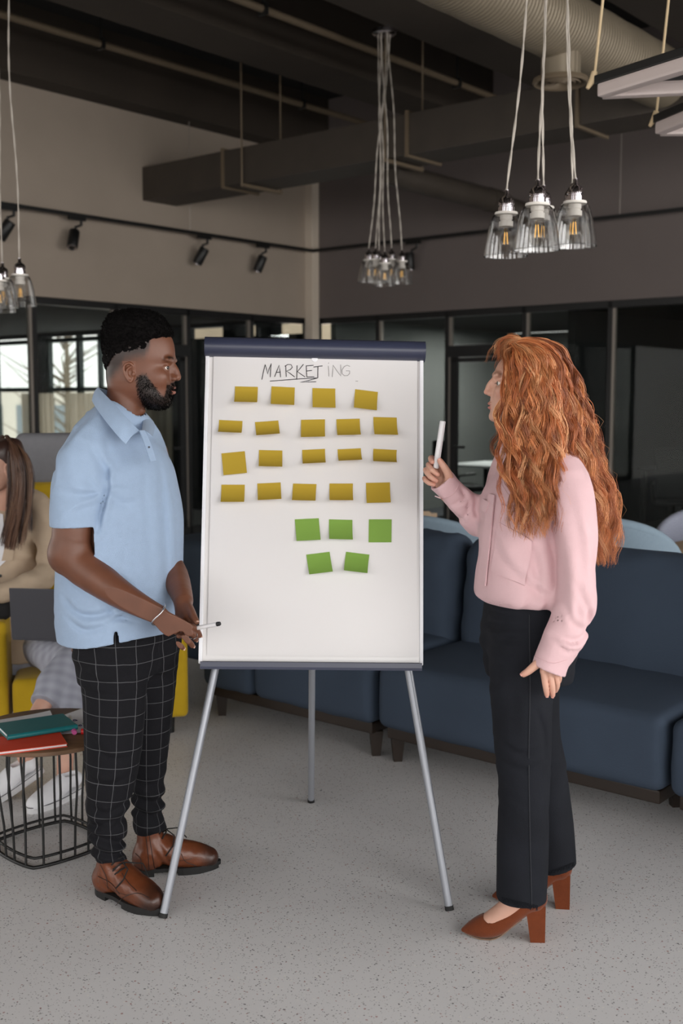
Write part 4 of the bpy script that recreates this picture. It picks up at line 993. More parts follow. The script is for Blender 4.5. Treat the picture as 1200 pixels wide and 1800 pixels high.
def eyeball(name, O, F, c, r, parent, gaze, iris):
    """eye as its own small sphere with white, iris and pupil"""
    bm = bmesh.new(); bmesh.ops.create_uvsphere(bm, u_segments=40, v_segments=28, radius=r); me = bpy.data.meshes.new(name); bm.to_mesh(me); bm.free(); me.polygons.foreach_set('use_smooth', [True]*len(me.polygons))
    V = np.array([v.co for v in me.vertices]); g = np.array(gaze, float); g /= np.linalg.norm(g); cs = (V/r)@g; C = np.tile(lc(214, 204, 196), (len(V), 1)); C[cs > .86] = iris; C[cs > .97] = lc(8, 8, 8); setcol(me, C)
    Vw = xform(V+np.array(c), O, F); me.vertices.foreach_set('co', (Vw-np.array(parent.location)).astype(np.float32).ravel()); me.update(); return mesh_obj(name, me, M_eye, parent)

MO = np.array(WZ(240, 1575, 0)); 
man = empty('person', Vector((-.66, 3.45, 0)), 'man in a pale blue polo shirt and black checked trousers holding a marker', 'person')
ML = np.array(man.location)
def part(name, V, Q, m, root, label=None):
    me = raw_mesh(name, V-np.array(root.location), Q); return mesh_obj(name, me, m, root, label), me
# head
HO = wv(240.8, 656.7, 3.475); HF = (math.cos(.10), -math.sin(.10), 0)
HT = [(165, 25, -35, 22), (158, 62, -66, 48), (142, 88, -88, 64), (120, 104, -97, 72), (100, 113, -101, 75), (80, 117.5, -103, 76.5), (60, 119, -103, 77), (45, 118, -102, 76.5), (25, 112, -98, 74), (0, 110, -92, 71), (-20, 113, -85, 68), (-32, 117, -76, 66), (-46, 115, -62, 63), (-60, 110, -35, 60), (-78, 106, -5, 54), (-92, 102, 15, 45), (-102, 95, 30, 32), (-108, 82, 45, 16)]
v = Vol((-.16, -.105, -.24), (.15, .105, .18), .002); v.stack([(a/1e3, b/1e3, c/1e3, d/1e3) for a, b, c, d in HT], p=2.15, k=0)
v.chain([(-.030, 0, -.03, .058), (-.045, 0, -.11, .059), (-.070, 0, -.24, .068)], k=.03, sub=3)
v.ell(mmv(20, 30, -150), mmv(10, 12, 40), k=.02, op='s')
for s in (1, -1): v.ell(mmv(78, s*44, -12), mmv(26, 16, 22), k=.022)
face_common(v, (97, 32, 17, 4.2), dict(bx=109, bz=32, br=9, tx=135, tz=-13, tr=9.5, aw=15), dict(x=112, zu=-43, zl=-58, pu=9, pl=9, hu=6, hl=7, w=23, gap=1.7), ears=72)
v.chain([(-.01, 0, -.11, .012), (.012, 0, -.115, .012)], k=.012, sub=1)
V, Q = v.mesh(); V = relax(V, Q, 1, .4); x, y, z = V[:, 0]*1e3, V[:, 1]*1e3, V[:, 2]*1e3; ay = np.abs(y)
C = np.tile(SK_M, (len(V), 1))
def blend(C, w, col): return C*(1-w[:, None])+np.asarray(col)*w[:, None]
# cropped hair at the sides (fade), beard, brows and lips have their own colour
nz = vnoise(V*180, 3)*.18
zfade = np.interp(x, [-120, -80, -40, -15, 20, 45, 60, 130], [-60, -45, -8, 22, 30, 34, 60, 200]); side = smooth01(z, zfade-8, zfade+40)*(x < 66)*smooth01(66-x, 0, 10)
C = blend(C, np.clip(side*.90+nz*side*(1-side)*2, 0, 1), lc(26, 19, 17))
bd_low = smooth01(-z, 0, 16); upper = np.interp(x, [20, 36, 48, 60, 74, 84, 95, 104, 125], [-8, 2, -2, -20, -40, -60, -66, -30, -30]); beard = smooth01(upper-z, -6, 15)*smooth01(x, 10+.25*np.maximum(0, -z-60), 26+.25*np.maximum(0, -z-60))*smooth01(z, -130, -112)
must = np.exp(-((z+33)/6.5)**2)*smooth01(x, 96, 104)*smooth01(27-ay, 0, 6); 
lipm = (smooth01(7.5-np.abs(z+58), 0, 2)+.55*smooth01(5-np.abs(z+44), 0, 2))*smooth01(x, 107, 111)*smooth01(20-ay, 0, 4); lipm = np.clip(lipm, 0, 1)
soul = smooth01(x, 92, 99)*smooth01(-z, 66, 72)
beard = np.clip(np.maximum(np.maximum(beard, must), soul*smooth01(30-ay, 0, 8))+nz*.6*(beard > .05)*(beard < .95), 0, 1)*(1-lipm); ear_m = (ay > 69) & (x > -24) & (x < 18) & (np.abs(z) < 36); beard[ear_m] = 0; 
C = blend(C, beard*.94, lc(22, 16, 14)); C = blend(C, lipm*.75, lc(150, 94, 82))
brow = np.exp(-((z-45-4*np.clip((ay-15)/25, 0, 1)+6*np.clip((ay-38)/14, 0, 1))/4.2)**2)*smooth01(x, 80, 92)*smooth01(ay, 8, 14)*smooth01(54-ay, 0, 8); C = blend(C, np.clip(brow*.9, 0, 1), lc(20, 14, 12))
C[ear_m] = SK_M*1.12
lash = np.zeros(len(V))
for s_ in (1, -1):
    ee = V*1e3-np.array([97+14, s_*33, 16]); q_ = np.sqrt((ee[:, 0]/9)**2+(ee[:, 1]/13.5)**2+(ee[:, 2]/4.2)**2); lash = np.maximum(lash, np.exp(-((q_-1.02)/.14)**2)*(ee[:, 2] > -1))
C = blend(C, np.clip(lash*.9, 0, 1), lc(14, 10, 9))
HV = V.copy(); head_w = xform(V, HO, HF); head_parts = [(head_w, Q, C)]
bsel = np.where((beard > .45) & (np.random.rand(len(V)) < .35))[0]; fsel = np.where((side > .6) & (np.random.rand(len(V)) < .10))[0]
# near arm with hand
def hand(vol, wrist, fingers, thumb, k=.006, pr=.0155):
    for fg in fingers:
        m = fg[0]; mid = tuple((np.array(wrist[:3])*.45+np.array(m[:3])*.55))
        vol.chain([(*wrist[:3], wrist[3]*.62), (*mid, pr), (*m[:3], fg[0][3]*1.12)], k=.012, sub=2)
    for fg in fingers: vol.chain(fg, k=.0025, sub=2)
    vol.chain(thumb, k=.006, sub=2)
na_el = wn(121, 972, 3.285, .058); na_wr = wn(276, 1079, 3.215, .029)
v = Vol(wv(70, 760, 3.42)-[.02, .22, .72], wv(372, 760, 3.45)+[.02, .02, .0], .0026)
v.chain([wn(145, 812, 3.32, .056), wn(130, 890, 3.290, .058), wn(126, 945, 3.282, .0585), na_el], k=.01, sub=3)
v.chain([na_el, wn(150, 1000, 3.27, .056), wn(205, 1040, 3.24, .044), wn(250, 1066, 3.222, .034), na_wr], k=.02, sub=3)
v.ell(wv(112, 985, 3.29), (.035, .035, .035), k=.02)
RF = [[wn(328, 1101, 3.197, .0105), wn(341, 1104, 3.218, .0100), wn(347, 1110, 3.238, .0092), wn(351, 1117, 3.244, .0080)], [wn(321, 1108, 3.188, .0110), wn(336, 1113, 3.208, .0100), wn(342, 1119, 3.226, .0092), wn(344, 1124, 3.236, .0080)],
      [wn(310, 1116, 3.184, .0106), wn(326, 1123, 3.196, .0096), wn(334, 1130, 3.212, .0088), wn(338, 1135, 3.222, .0078)], [wn(298, 1121, 3.186, .0098), wn(310, 1130, 3.192, .0086), wn(317, 1135, 3.202, .0080), wn(321, 1139, 3.210, .0070)]]
RT = [wn(284, 1084, 3.236, .016), wn(312, 1092, 3.252, .0135), wn(330, 1099, 3.256, .0115), wn(342, 1104, 3.252, .0095)]
hand(v, na_wr, RF, RT, pr=.017)
for a in (RF[0][0], RF[1][0], RF[2][0], RF[3][0]): v.ell(np.array(a[:3])+[-.004, -.006, .003], (.010, .009, .009), k=.008)
Va, Qa = v.mesh(); Va = relax(Va, Qa, 1, .4)
def skin_arm(P, tips, base):
    c = np.tile(base, (len(P), 1)); c *= (1+.10*vnoise(P*35, 5))[:, None]
    return c
Ca = skin_arm(Va, None, SK_M*.93)
# far arm with hand
v = Vol(wv(250, 1140, 3.60)-[.03, .46, .02], wv(372, 760, 3.62)+[.03, .06, .02], .003)
v.chain([wn(262, 800, 3.60, .062), wn(272, 900, 3.61, .056), wn(282, 968, 3.58, .052), wn(306, 1012, 3.45, .044), wn(318, 1042, 3.36, .034), wn(322, 1056, 3.325, .030)], k=.01, sub=3)
LW = wn(322, 1056, 3.325, .030)
LF = [[wn(331, 1082, 3.268, .0105), wn(336, 1098, 3.250, .0098), wn(334, 1110, 3.240, .0088), wn(328, 1115, 3.236, .008)], [wn(326, 1086, 3.275, .0105), wn(331, 1104, 3.262, .0098), wn(328, 1116, 3.25, .0088), wn(322, 1119, 3.245, .008)],
      [wn(320, 1088, 3.285, .010), wn(324, 1106, 3.275, .0094), wn(320, 1116, 3.262, .0084), wn(314, 1118, 3.255, .0078)], [wn(314, 1086, 3.295, .0095), wn(317, 1102, 3.288, .0086), wn(314, 1110, 3.278, .0078), wn(309, 1112, 3.272, .007)]]
LT = [wn(328, 1062, 3.305, .0150), wn(335, 1074, 3.272, .0130), wn(340, 1084, 3.246, .0112), wn(345, 1093, 3.228, .0095)]
hand(v, LW, LF, LT, pr=.0165)
Vb, Qb = v.mesh(); Vb = relax(Vb, Qb, 1, .4); Cb = skin_arm(Vb, None, SK_M*.98)
# hidden trunk and shins keep the figure continuous under the clothes
TF = np.array([math.cos(math.radians(35)), -math.sin(math.radians(35)), 0]); TB = np.array([-.694, 3.45, 0])
v = Vol((-1.0, 3.15, .0), (-.45, 3.75, 1.56), .012)
v.stack([(.80, .11, -.12, .165), (.95, .10, -.11, .155), (1.1, .11, -.11, .16), (1.3, .11, -.11, .17), (1.42, .06, -.09, .12), (1.52, .03, -.075, .05)], F=TF, base=TB, k=.0)
nl = [wn(198, 1120, 3.40, .075), wn(198, 1330, 3.38, .045), wn(192, 1470, 3.37, .022), (-.755, 3.385, .07, .022)]; fl = [wn(252, 1120, 3.53, .075), wn(261, 1300, 3.56, .036), wn(260, 1400, 3.575, .020), (-.64, 3.585, .07, .020)]
v.chain(nl, k=.02, sub=3); v.chain(fl, k=.02, sub=3)
v.chain([tuple(W(140, 812, 3.31))+(.06,), (TB[0], TB[1], 1.42, .07), tuple(W(262, 800, 3.6))+(.06,)], k=.03, sub=3)
Vt, Qt = v.mesh(); Ct = np.tile(SK_M, (len(Vt), 1))
V, Q = joinVQ([(head_w, head_parts[0][1]), (Va, Qa), (Vb, Qb), (Vt, Qt)]); ob, me = part('body', V, Q, M_skin_m, man); setcol(me, np.vstack([C, Ca, Cb, Ct]))
for s in (1, -1): eyeball('eye', HO, HF, mmv(97, s*32, 17), .0128, man, (1, -.45, -.02), lc(40, 24, 16))
# nails
M_nail_m = mat('pale_nail', (206, 168, 150), .3)
def nail(tip, prev, up, w, root, m):
    t = Vector(tip[:3])-Vector(prev[:3]); t.normalize(); u = Vector(up); u = (u-t*u.dot(t)).normalized(); s_ = t.cross(u); c = Vector(tip[:3])+u*tip[3]*.82-t*.001-Vector(root.location); rows = []
    for i in range(6):
        a = (i/5-.5)*1.7; rows.append([c+s_*math.sin(a)*w+u*(math.cos(a)-1)*w*.8+t*(j/4-.35)*w*2.4-u*.0006*(j-2)**2*.35 for j in range(5)])
    MB().sheet(rows, .0009).build('fingernail', m, root)
for i, u in ((1, (.55, -.6, .1)), (2, (.6, -.6, .2)), (3, (.5, -.7, .2)), (0, (.8, -.3, .5))): nail(RF[i][3], RF[i][2], u, .0056, man, M_nail_m)
nail(LT[3], LT[2], (.6, -.4, .7), .0062, man, M_nail_m)
# hair: coily top
v = Vol((-.125, -.1, -.03), (.125, .1, .21), .0022)
v.stack([(a/1e3, b/1e3, c/1e3, d/1e3) for a, b, c, d in [(195, 5, -25, 15), (190, 44, -54, 40), (178, 74, -80, 60), (158, 93, -95, 74), (134, 105, -103, 79.5), (110, 109, -106, 80.5), (90, 104, -106, 79.2), (70, 100, -104.5, 77.6), (50, 98, -103.5, 76.6), (30, 95, -100, 74.8), (5, 90, -94.5, 71.5), (-15, 80, -88, 66)]], p=2.25, k=0)
v.disp(lambda P: .0035*vnoise(P*130, 1)+.0022*vnoise(P*270, 2), .012)
v.cutfn(lambda P: np.interp(P[:, 0]*1e3, [-120, -92, -80, -60, -40, 40, 54, 62, 80, 112], [-20, 0, 22, 46, 62, 70, 84, 101, 106, 113])/1e3-P[:, 2]+.004*vnoise(P*150, 7))
V, Q = v.mesh(); hairV = V.copy(); ho, me = part('hair', xform(V, HO, HF), Q, M_hair_m, man)
rg = np.random.default_rng(4)
sel = rg.choice(len(hairV), 5200, replace=False); B = hairV[sel]; ctr = np.array([0, 0, .07]); Nn = (B-ctr)*[1, 1.25, 1]; Nn /= np.linalg.norm(Nn, axis=1, keepdims=True); m_ = 9; tt = np.linspace(0, 1, m_); U_ = np.cross(Nn, [.3, .5, .8]); U_ /= np.linalg.norm(U_, axis=1, keepdims=True); W_ = np.cross(Nn, U_); ph = rg.uniform(0, 6.28, len(B)); ln = rg.uniform(.003, .0085, len(B))*np.clip((B[:, 2]-.045)/.05, .12, 1); rc = rg.uniform(.0012, .0024, len(B))
an = ph[:, None]+tt[None, :]*7; Pth = B[:, None]-Nn[:, None]*.002+Nn[:, None]*(tt[None, :, None]*ln[:, None, None])+(U_[:, None]*np.cos(an)[..., None]+W_[:, None]*np.sin(an)[..., None])*rc[:, None, None]
bm_ = HV[bsel]; Nb = (bm_-np.array([.04, 0, -.02])); Nb[:, 2] -= .03; Nb /= np.linalg.norm(Nb, axis=1, keepdims=True)
def short(B, N_, l0, l1, curl):
    n = len(B); rr = np.random.default_rng(9); U1 = rr.normal(size=(n, 3)); d = N_*.8+U1*.35; d[:, 2] -= .3; d /= np.linalg.norm(d, axis=1, keepdims=True); l = rr.uniform(l0, l1, n); t = np.linspace(0, 1, 5); b = rr.normal(size=(n, 3))*curl
    return B[:, None]-N_[:, None]*.001+d[:, None]*(t[None, :, None]*l[:, None, None])+b[:, None]*(t**2)[None, :, None]
P1 = xform(Pth.reshape(-1, 3), HO, HF).reshape(Pth.shape)-ML
mesh_obj('curls', strands(P1, np.full(P1.shape[:2], .0008), np.tile(lc(16, 12, 11), (len(P1), 1)), 'curls'), M_hair_m, ho)
P2 = short(bm_, Nb, .003, .0075, .002); P2 = xform(P2.reshape(-1, 3), HO, HF).reshape(P2.shape)-ML
mesh_obj('beard', strands(P2, np.full(P2.shape[:2], .00055), np.tile(lc(16, 12, 11), (len(P2), 1)), 'beard'), M_hair_m, man)
# polo shirt
M_polo = mat('pale_blue_pique', (152, 172, 198), .85, spec=.2, var=.06, vscale=45, bump=.35, bscale=480, sheen=.15)
v = Vol(wv(70, 660, 3.75)-[.04, .62, .82], (-.42, 3.76, 1.58), .0044)
TR = [(.78, .168, -.150, .200), (.87, .170, -.156, .206), (.97, .168, -.153, .207), (1.08, .163, -.146, .204), (1.2, .156, -.14, .203), (1.3, .148, -.136, .203), (1.37, .130, -.132, .195), (1.43, .100, -.118, .160), (1.48, .066, -.104, .105), (1.525, .045, -.088, .07)]
v.stack(TR, F=TF, base=TB, k=0, p=2.3)
SL_N = [wn(196, 738, 3.43, .062), wn(152, 792, 3.325, .070), wn(132, 858, 3.292, .0705), wn(129, 936, 3.285, .0725)]
v.chain(SL_N, k=.03, sub=4)
SL_F = [wn(225, 740, 3.48, .06), wn(255, 790, 3.585, .066), wn(262, 870, 3.60, .066), wn(264, 925, 3.60, .066)]
v.chain(SL_F, k=.03, sub=4)
ap = wv(182, 862, 3.28)
def polo_folds(P):
    d = np.linalg.norm(P-ap, axis=1); rad = P-ap; ang = np.arctan2(rad[:, 2], rad[:, 0]); a1 = .0032*np.exp(-(d/.11)**2)*smooth01(d, .01, .045)*np.sin(ang*6+vnoise(P*9, 2)*3)
    S = np.stack([P[:, 0]*7+P[:, 2]*2, P[:, 1]*7, P[:, 2]*3.2], 1); a2 = .0065*vnoise(S, 4)*smooth01(1.34-P[:, 2], 0, .15)
    S2 = np.stack([P[:, 0]*5+P[:, 2]*11, P[:, 1]*6, P[:, 2]*16-P[:, 0]*6], 1); a3 = .008*np.abs(vnoise(S2, 6))*smooth01(1.04-P[:, 2], 0, .12)
    S3 = np.stack([P[:, 0]*14+P[:, 2]*10, P[:, 1]*10, P[:, 2]*9-P[:, 0]*8], 1); a4 = .005*vnoise(S3, 8)*smooth01(P[:, 2], 1.2, 1.3)*smooth01(TB[0]-.03-P[:, 0], 0, .08)
    dj, pj = nearest_t(P, [np.array(q[:3]) for q in SL_N]); crease = np.exp(-((P[:, 0]-ap[0]-.004-(P[:, 2]-ap[2])*.10)/.012)**2)*np.exp(-((P[:, 2]-ap[2]-.02)/.085)**2)*(P[:, 1] < TB[1]-.05)*.006
    cz = creases(P, [([(186, 822), (189, 850), (184, 880), (177, 905), (175, 930)], .011, .009), ([(92, 800), (97, 826), (96, 850)], .006, .007), ([(166, 790), (176, 812), (184, 835)], .006, .010), ([(128, 905), (150, 893), (174, 884)], .004, .009), ([(120, 860), (150, 868), (180, 862)], .0035, .010),
        ([(190, 868), (212, 886), (244, 884)], .004, .012), ([(268, 815), (274, 880), (279, 960), (284, 1060)], .0065, .011), ([(246, 830), (252, 920), (262, 1010)], .003, .013), ([(110, 1050), (140, 1076), (180, 1078), (215, 1066)], .0075, .011), ([(120, 1085), (150, 1104), (186, 1098)], .006, .010), ([(196, 1090), (214, 1085), (240, 1094)], .008, .008), ([(186, 1060), (205, 1080), (240, 1078)], .006, .009), ([(205, 1000), (235, 1050), (262, 1100)], .004, .012), ([(110, 1000), (125, 1030), (160, 1050)], .004, .012), ([(150, 730), (130, 755), (112, 785)], .004, .009)], 3.28, 3.45)
    return a1+a2*1.7-a3*1.2+a4*1.6+cz*1.15
v.disp(polo_folds, .03)
outer = v.f.copy()
v.cutfn(lambda P: np.where((P[:, 2] < 1.1), .848+.012*np.sin((P[:, 0]+.7)*14)-P[:, 2], -1))
cN = wv(129, 925, 3.285); v.cut((0.02, 0, -1), cN, where=(wv(60, 760, 3.45)-[.1, .3, .35], wv(178, 760, 3.40)+[0, .0, .1]))
cF = wv(264, 915, 3.60); 
neckpt = HO+np.array([-.045, 0, -.11]); v.chain([tuple(HO+xform(np.array([[-.035, 0, -.06]]), (0, 0, 0), HF)[0])+(.066,), tuple(HO+xform(np.array([[-.062, 0, -.19]]), (0, 0, 0), HF)[0])+(.072,)], k=.004, op='s', sub=1)
vent = wv(203, 1130, 3.25); v.ell(vent, (.007, .09, .034), k=.003, op='s')
v.f = np.maximum(v.f, -(outer+f32(.0095)))
V, Q = v.mesh(); V = relax(V, Q, 1, .5); po, me = part('polo_shirt', V, Q, M_polo, man)
def wl(px, py, Y): return W(px, py, Y)-man.location
def lerp_rows(A, B, n): return [[a.lerp(b, j/n) for j in range(n+1)] for a, b in zip(A, B)]
def cr3(pts, sub=4): return [Vector(p[:3]) for p in crom([tuple(q)+(0,) for q in pts], sub)]
cin = cr3([wl(245, 758, 3.315), wl(224, 737, 3.302), wl(197, 707, 3.345), wl(174, 683, 3.43), wl(180, 684, 3.50), wl(212, 694, 3.555), wl(244, 716, 3.555), wl(251, 738, 3.46), wl(249, 758, 3.345)])
cout = cr3([wl(221, 781, 3.262), wl(206, 765, 3.268), wl(182, 735, 3.315), wl(163, 706, 3.425), wl(170, 705, 3.53), wl(214, 716, 3.615), wl(262, 736, 3.60), wl(271, 748, 3.49), wl(268, 768, 3.35)])
rows = []
for a, b in zip(cin, cout):
    mid = (a+b)/2; out = Vector((mid.x+.02, mid.y-.03, 0)); rows.append([a.lerp(b, t)+Vector((0, 0, .006*math.sin(t*math.pi)))+(Vector((0, -.008, .0))*math.sin(t*math.pi)) for t in (0, .12, .3, .5, .7, .88, 1)])
MB().sheet(rows, .0028).build('collar', M_polo, po)
pl = cr3([wl(245, 757, 3.298), wl(254, 782, 3.285), wl(264, 812, 3.282)], 4); prr = cr3([wl(254, 757, 3.31), wl(265, 782, 3.30), wl(274, 810, 3.30)], 4)
MB().sheet(lerp_rows(pl, prr, 3), .004).build('placket', M_polo, po)
M_dk = mat('dark_button', (40, 44, 56), .4)
c = wl(262, 786, 3.278); MB().lathe([(0, 0), (.003, 0), (.003, .0015), (.002, .002), (0, .002)], 14, Matrix.Translation(c) @ Matrix.Rotation(math.pi/2, 4, 'X')).build('button', M_dk, po)
# checked trousers
def check_mat():
    m = mat('black_windowpane_wool', (20, 20, 24), .85, spec=.2, var=.15, vscale=60, bump=.25, bscale=500); nt = m.node_tree; N = nt.nodes; L = nt.links
    at = N.new('ShaderNodeAttribute'); at.attribute_name = 'chk'; sp = N.new('ShaderNodeSeparateXYZ'); L.new(at.outputs['Vector'], sp.inputs[0]); ms = []
    for i in (0, 1):
        fr = N.new('ShaderNodeMath'); fr.operation = 'FRACT'; L.new(sp.outputs[i], fr.inputs[0]); sb = N.new('ShaderNodeMath'); sb.operation = 'SUBTRACT'; sb.inputs[1].default_value = .5; L.new(fr.outputs[0], sb.inputs[0]); ab = N.new('ShaderNodeMath'); ab.operation = 'ABSOLUTE'; L.new(sb.outputs[0], ab.inputs[0])
        mr = N.new('ShaderNodeMapRange'); mr.inputs[1].default_value = .010; mr.inputs[2].default_value = .024; mr.inputs[3].default_value = 1; mr.inputs[4].default_value = 0; L.new(ab.outputs[0], mr.inputs[0]); ms.append(mr.outputs[0])
    mx = N.new('ShaderNodeMath'); mx.operation = 'MAXIMUM'; L.new(ms[0], mx.inputs[0]); L.new(ms[1], mx.inputs[1]); m2 = N.new('ShaderNodeMath'); m2.operation = 'MULTIPLY'; m2.inputs[1].default_value = .20; L.new(mx.outputs[0], m2.inputs[0])
    b = N['Principled BSDF']; src = b.inputs['Base Color'].links[0].from_socket; c = N.new('ShaderNodeMix'); c.data_type = 'RGBA'; L.new(m2.outputs[0], c.inputs[0]); L.new(src, c.inputs[6]); c.inputs[7].default_value = (*lin((176, 176, 180)), 1); L.new(c.outputs[2], b.inputs['Base Color']); return m
M_check = check_mat()
NLEG = [wn(198, 1120, 3.40, .112), wn(202, 1200, 3.385, .099), wn(200, 1280, 3.378, .090), wn(196, 1350, 3.374, .079), wn(188, 1420, 3.372, .061), wn(190, 1475, 3.372, .050), wn(193, 1510, 3.372, .046)]
FLEG = [wn(252, 1120, 3.52, .115), wn(262, 1200, 3.54, .092), wn(261, 1280, 3.556, .076), wn(260, 1340, 3.565, .064), wn(260, 1400, 3.572, .054), wn(261, 1440, 3.578, .052), wn(261, 1460, 3.578, .055)]
v = Vol(wv(105, 1100, 3.7)-[.0, .42, .92], (-.46, 3.76, .98), .0046)
HB_ = np.array([*(np.array(W(226, 1100, 3.45))[:2]), 0])
v.stack([(.72, .10, -.12, .17), (.80, .118, -.135, .18), (.88, .12, -.135, .178), (.95, .115, -.125, .168)], F=TF, base=HB_, k=0)
v.chain(NLEG, k=.03, sub=4); v.chain(FLEG, k=.03, sub=4)
def tr_folds(P):
    z = P[:, 2]; lo = smooth01(.42-z, 0, .2); n1 = vnoise(P*[9, 9, 14], 3); a = .0055*lo*np.sin(z*105+n1*3.5+P[:, 0]*22)+.004*lo*vnoise(P*[16, 16, 40], 5)
    S = np.stack([P[:, 0]*9, P[:, 1]*9, z*3], 1); b = .006*vnoise(S, 9); S2 = np.stack([P[:, 0]*12+z*20, P[:, 1]*10, z*26-P[:, 0]*14], 1); c = .005*vnoise(S2, 12)*smooth01(z, .62, .72)
    cz = creases(P, [([(150, 1180), (185, 1200), (225, 1190)], .006, .012), ([(160, 1300), (190, 1330), (228, 1335)], .006, .011), ([(152, 1365), (185, 1380), (222, 1370)], .007, .010), ([(215, 1140), (225, 1230), (222, 1330)], .005, .012), ([(158, 1420), (185, 1432), (215, 1420)], .008, .009), ([(165, 1455), (190, 1464), (213, 1450)], .008, .008)], 3.3, 3.46)
    return a*1.4+b+c+cz
v.disp(tr_folds, .02); v.cutfn(lambda P: np.where(P[:, 1] < 3.475, wv(193, 1509, 3.372)[2]+.006*np.sin(P[:, 0]*60)-P[:, 2], wv(261, 1459, 3.578)[2]+.006*np.sin(P[:, 0]*50)-P[:, 2]))
V, Q = v.mesh(); V = relax(V, Q, 1, .5); to, me = part('trousers', V, Q, M_check, man)
def leg_uv(V, legs, per=.054):
    best = None
    for i, lg in enumerate(legs):
        A = crom([list(n) for n in lg], 6); A = A[np.argsort(A[:, 2])]; cx = np.interp(V[:, 2], A[:, 2], A[:, 0]); cy = np.interp(V[:, 2], A[:, 2], A[:, 1]); dx, dy = V[:, 0]-cx, V[:, 1]-cy; r = np.hypot(dx, dy); rr = np.interp(V[:, 2], A[:, 2], A[:, 3]); ang = np.arctan2(dx, -dy); score = r/rr
        rr2 = .5*rr+.045; u = ang*rr2/per+i*.37; vv = V[:, 2]/per+.12*np.sin(ang+i)
        if best is None: best = [score, u, vv]
        else:
            m = score < best[0]; best[0][m] = score[m]; best[1][m] = u[m]; best[2][m] = vv[m]
    return np.stack([best[1], best[2], np.zeros(len(V))], 1)
setvec(me, leg_uv(V, (NLEG, FLEG)), 'chk')
# boots
M_boot = attr_mat('brown_boot_leather', .34, .5, bump=.15, bscale=260, var=.18, vscale=28); M_lace = mat('black_lace', (16, 13, 12), .8)
def boot(ankle, heel, toe, label, flare=0.0):
    """heel and toe: floor points; ankle: world point where the shaft meets the trouser"""
    heel, toe = Vector(heel), Vector(toe); F = (toe-heel); Lb = F.length; F.normalize(); s = Lb/.30; A = np.array(ankle)-np.array(heel); Lf = Vector((0, 0, 1)).cross(F); ax, ay_, az = float(A@np.array(F)), float(A@np.array(Lf)), float(A[2])
    v = Vol((-.03*s, -.075, .0), (.32*s, .075, az+.03), .0026)
    v.chain([(ax, ay_, az+.008, .037), (ax*.5+.03*s, ay_*.5, az*.55+.03, .041), (.056*s, 0, .062, .043)], k=.02, sub=4, flat=((0, 1, 0), .92))
    v.chain([(.044*s, 0, .060, .042), (.098*s, 0, .084, .046), (.16*s, 0, .062, .047), (.225*s, .0, .047, .044), (.262*s, -.002, .038, .036)], k=.03, sub=4, flat=((0, 1, 0), 1.06))
    v.cut((0, 0, -1), (0, 0, .021)); v.disp(lambda P: .0016*np.sin(P[:, 0]*230+P[:, 2]*120)*np.exp(-((P[:, 0]-.10*s)/.03)**2)+.0012*vnoise(P*60, 3), .01)
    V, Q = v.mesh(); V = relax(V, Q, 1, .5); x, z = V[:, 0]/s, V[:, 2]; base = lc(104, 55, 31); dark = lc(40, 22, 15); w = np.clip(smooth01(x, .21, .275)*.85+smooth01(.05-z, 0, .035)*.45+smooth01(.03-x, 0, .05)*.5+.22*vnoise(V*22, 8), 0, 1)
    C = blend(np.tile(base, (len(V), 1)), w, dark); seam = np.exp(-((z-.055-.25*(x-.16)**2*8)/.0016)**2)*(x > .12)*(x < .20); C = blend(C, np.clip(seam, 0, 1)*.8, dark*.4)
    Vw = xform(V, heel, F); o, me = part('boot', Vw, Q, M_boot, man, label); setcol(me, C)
    # welt + sole + heel block
    poly = [];
    for i in range(48):
        a = 2*math.pi*i/48; cx = math.cos(a); sy = math.sin(a); px_ = .150*s+.158*s*cx; wdt = np.interp(px_/s, [-.01, .02, .06, .11, .18, .23, .28, .31], [.02, .034, .036, .034, .048, .049, .036, .018]); poly.append((px_, wdt*np.sign(sy)*min(1, abs(sy)**.55*1.0)))
    Mx = Matrix.Translation(heel-Vector(ML)) @ Matrix(((F.x, Lf.x, 0, 0), (F.y, Lf.y, 0, 0), (0, 0, 1, 0), (0, 0, 0, 1)))
    MB().prism(poly, .013, .026, Mx).build('sole', M_sole, o)
    MB().prism([p for p in poly if p[0] < .085*s], 0.0, .0132, Mx).build('heel', M_sole, o)
    MB().prism([((p[0]-.2*s)*.93+.2*s, p[1]*.93) for p in poly if p[0] > .13*s], .0, .0132, Mx).build('sole_tread', M_sole, o)
    lx = MB(); X0, X1 = ax+.052, .175*s; n = 6
    for i in range(n):
        t = i/(n-1); xx = X0*(1-t)+X1*t-.012*math.sin(t*3.14); zz = (az-.005)*(1-t)+.098*t-.018*math.sin(t*3.14); yy = ay_*(1-t)
        lx.tube([(xx-.016, yy-.026, zz-.010), (xx+.001, yy-.006, zz+.006), (xx-.002, yy+.012, zz+.004), (xx-.018, yy+.026, zz-.016)], .0022, 6, M=Mx); lx.tube([(xx-.016, yy+.026, zz-.010), (xx+.001, yy+.006, zz+.006), (xx-.002, yy-.012, zz+.004), (xx-.018, yy-.026, zz-.016)], .0022, 6, M=Mx)
    lx.tube([(X0+.004, ay_, az-.015), (X0+.03, -.03, az-.03), (X0+.025, -.045, az-.06), (X0+.0, -.052, az-.09)], .0022, 6, M=Mx); lx.tube([(X0+.004, ay_, az-.015), (X0+.045, .02, az-.025), (X0+.075, .015, az-.06)], .0022, 6, M=Mx)
    lx.build('laces', M_lace, o)
    return o
h1 = WZ(172, 1568, 0); t1 = WZ(277, 1606, 0); bt1 = boot(wv(193, 1500, 3.372), h1, h1+(t1-h1).normalized()*.285, 'near brown lace-up boot')
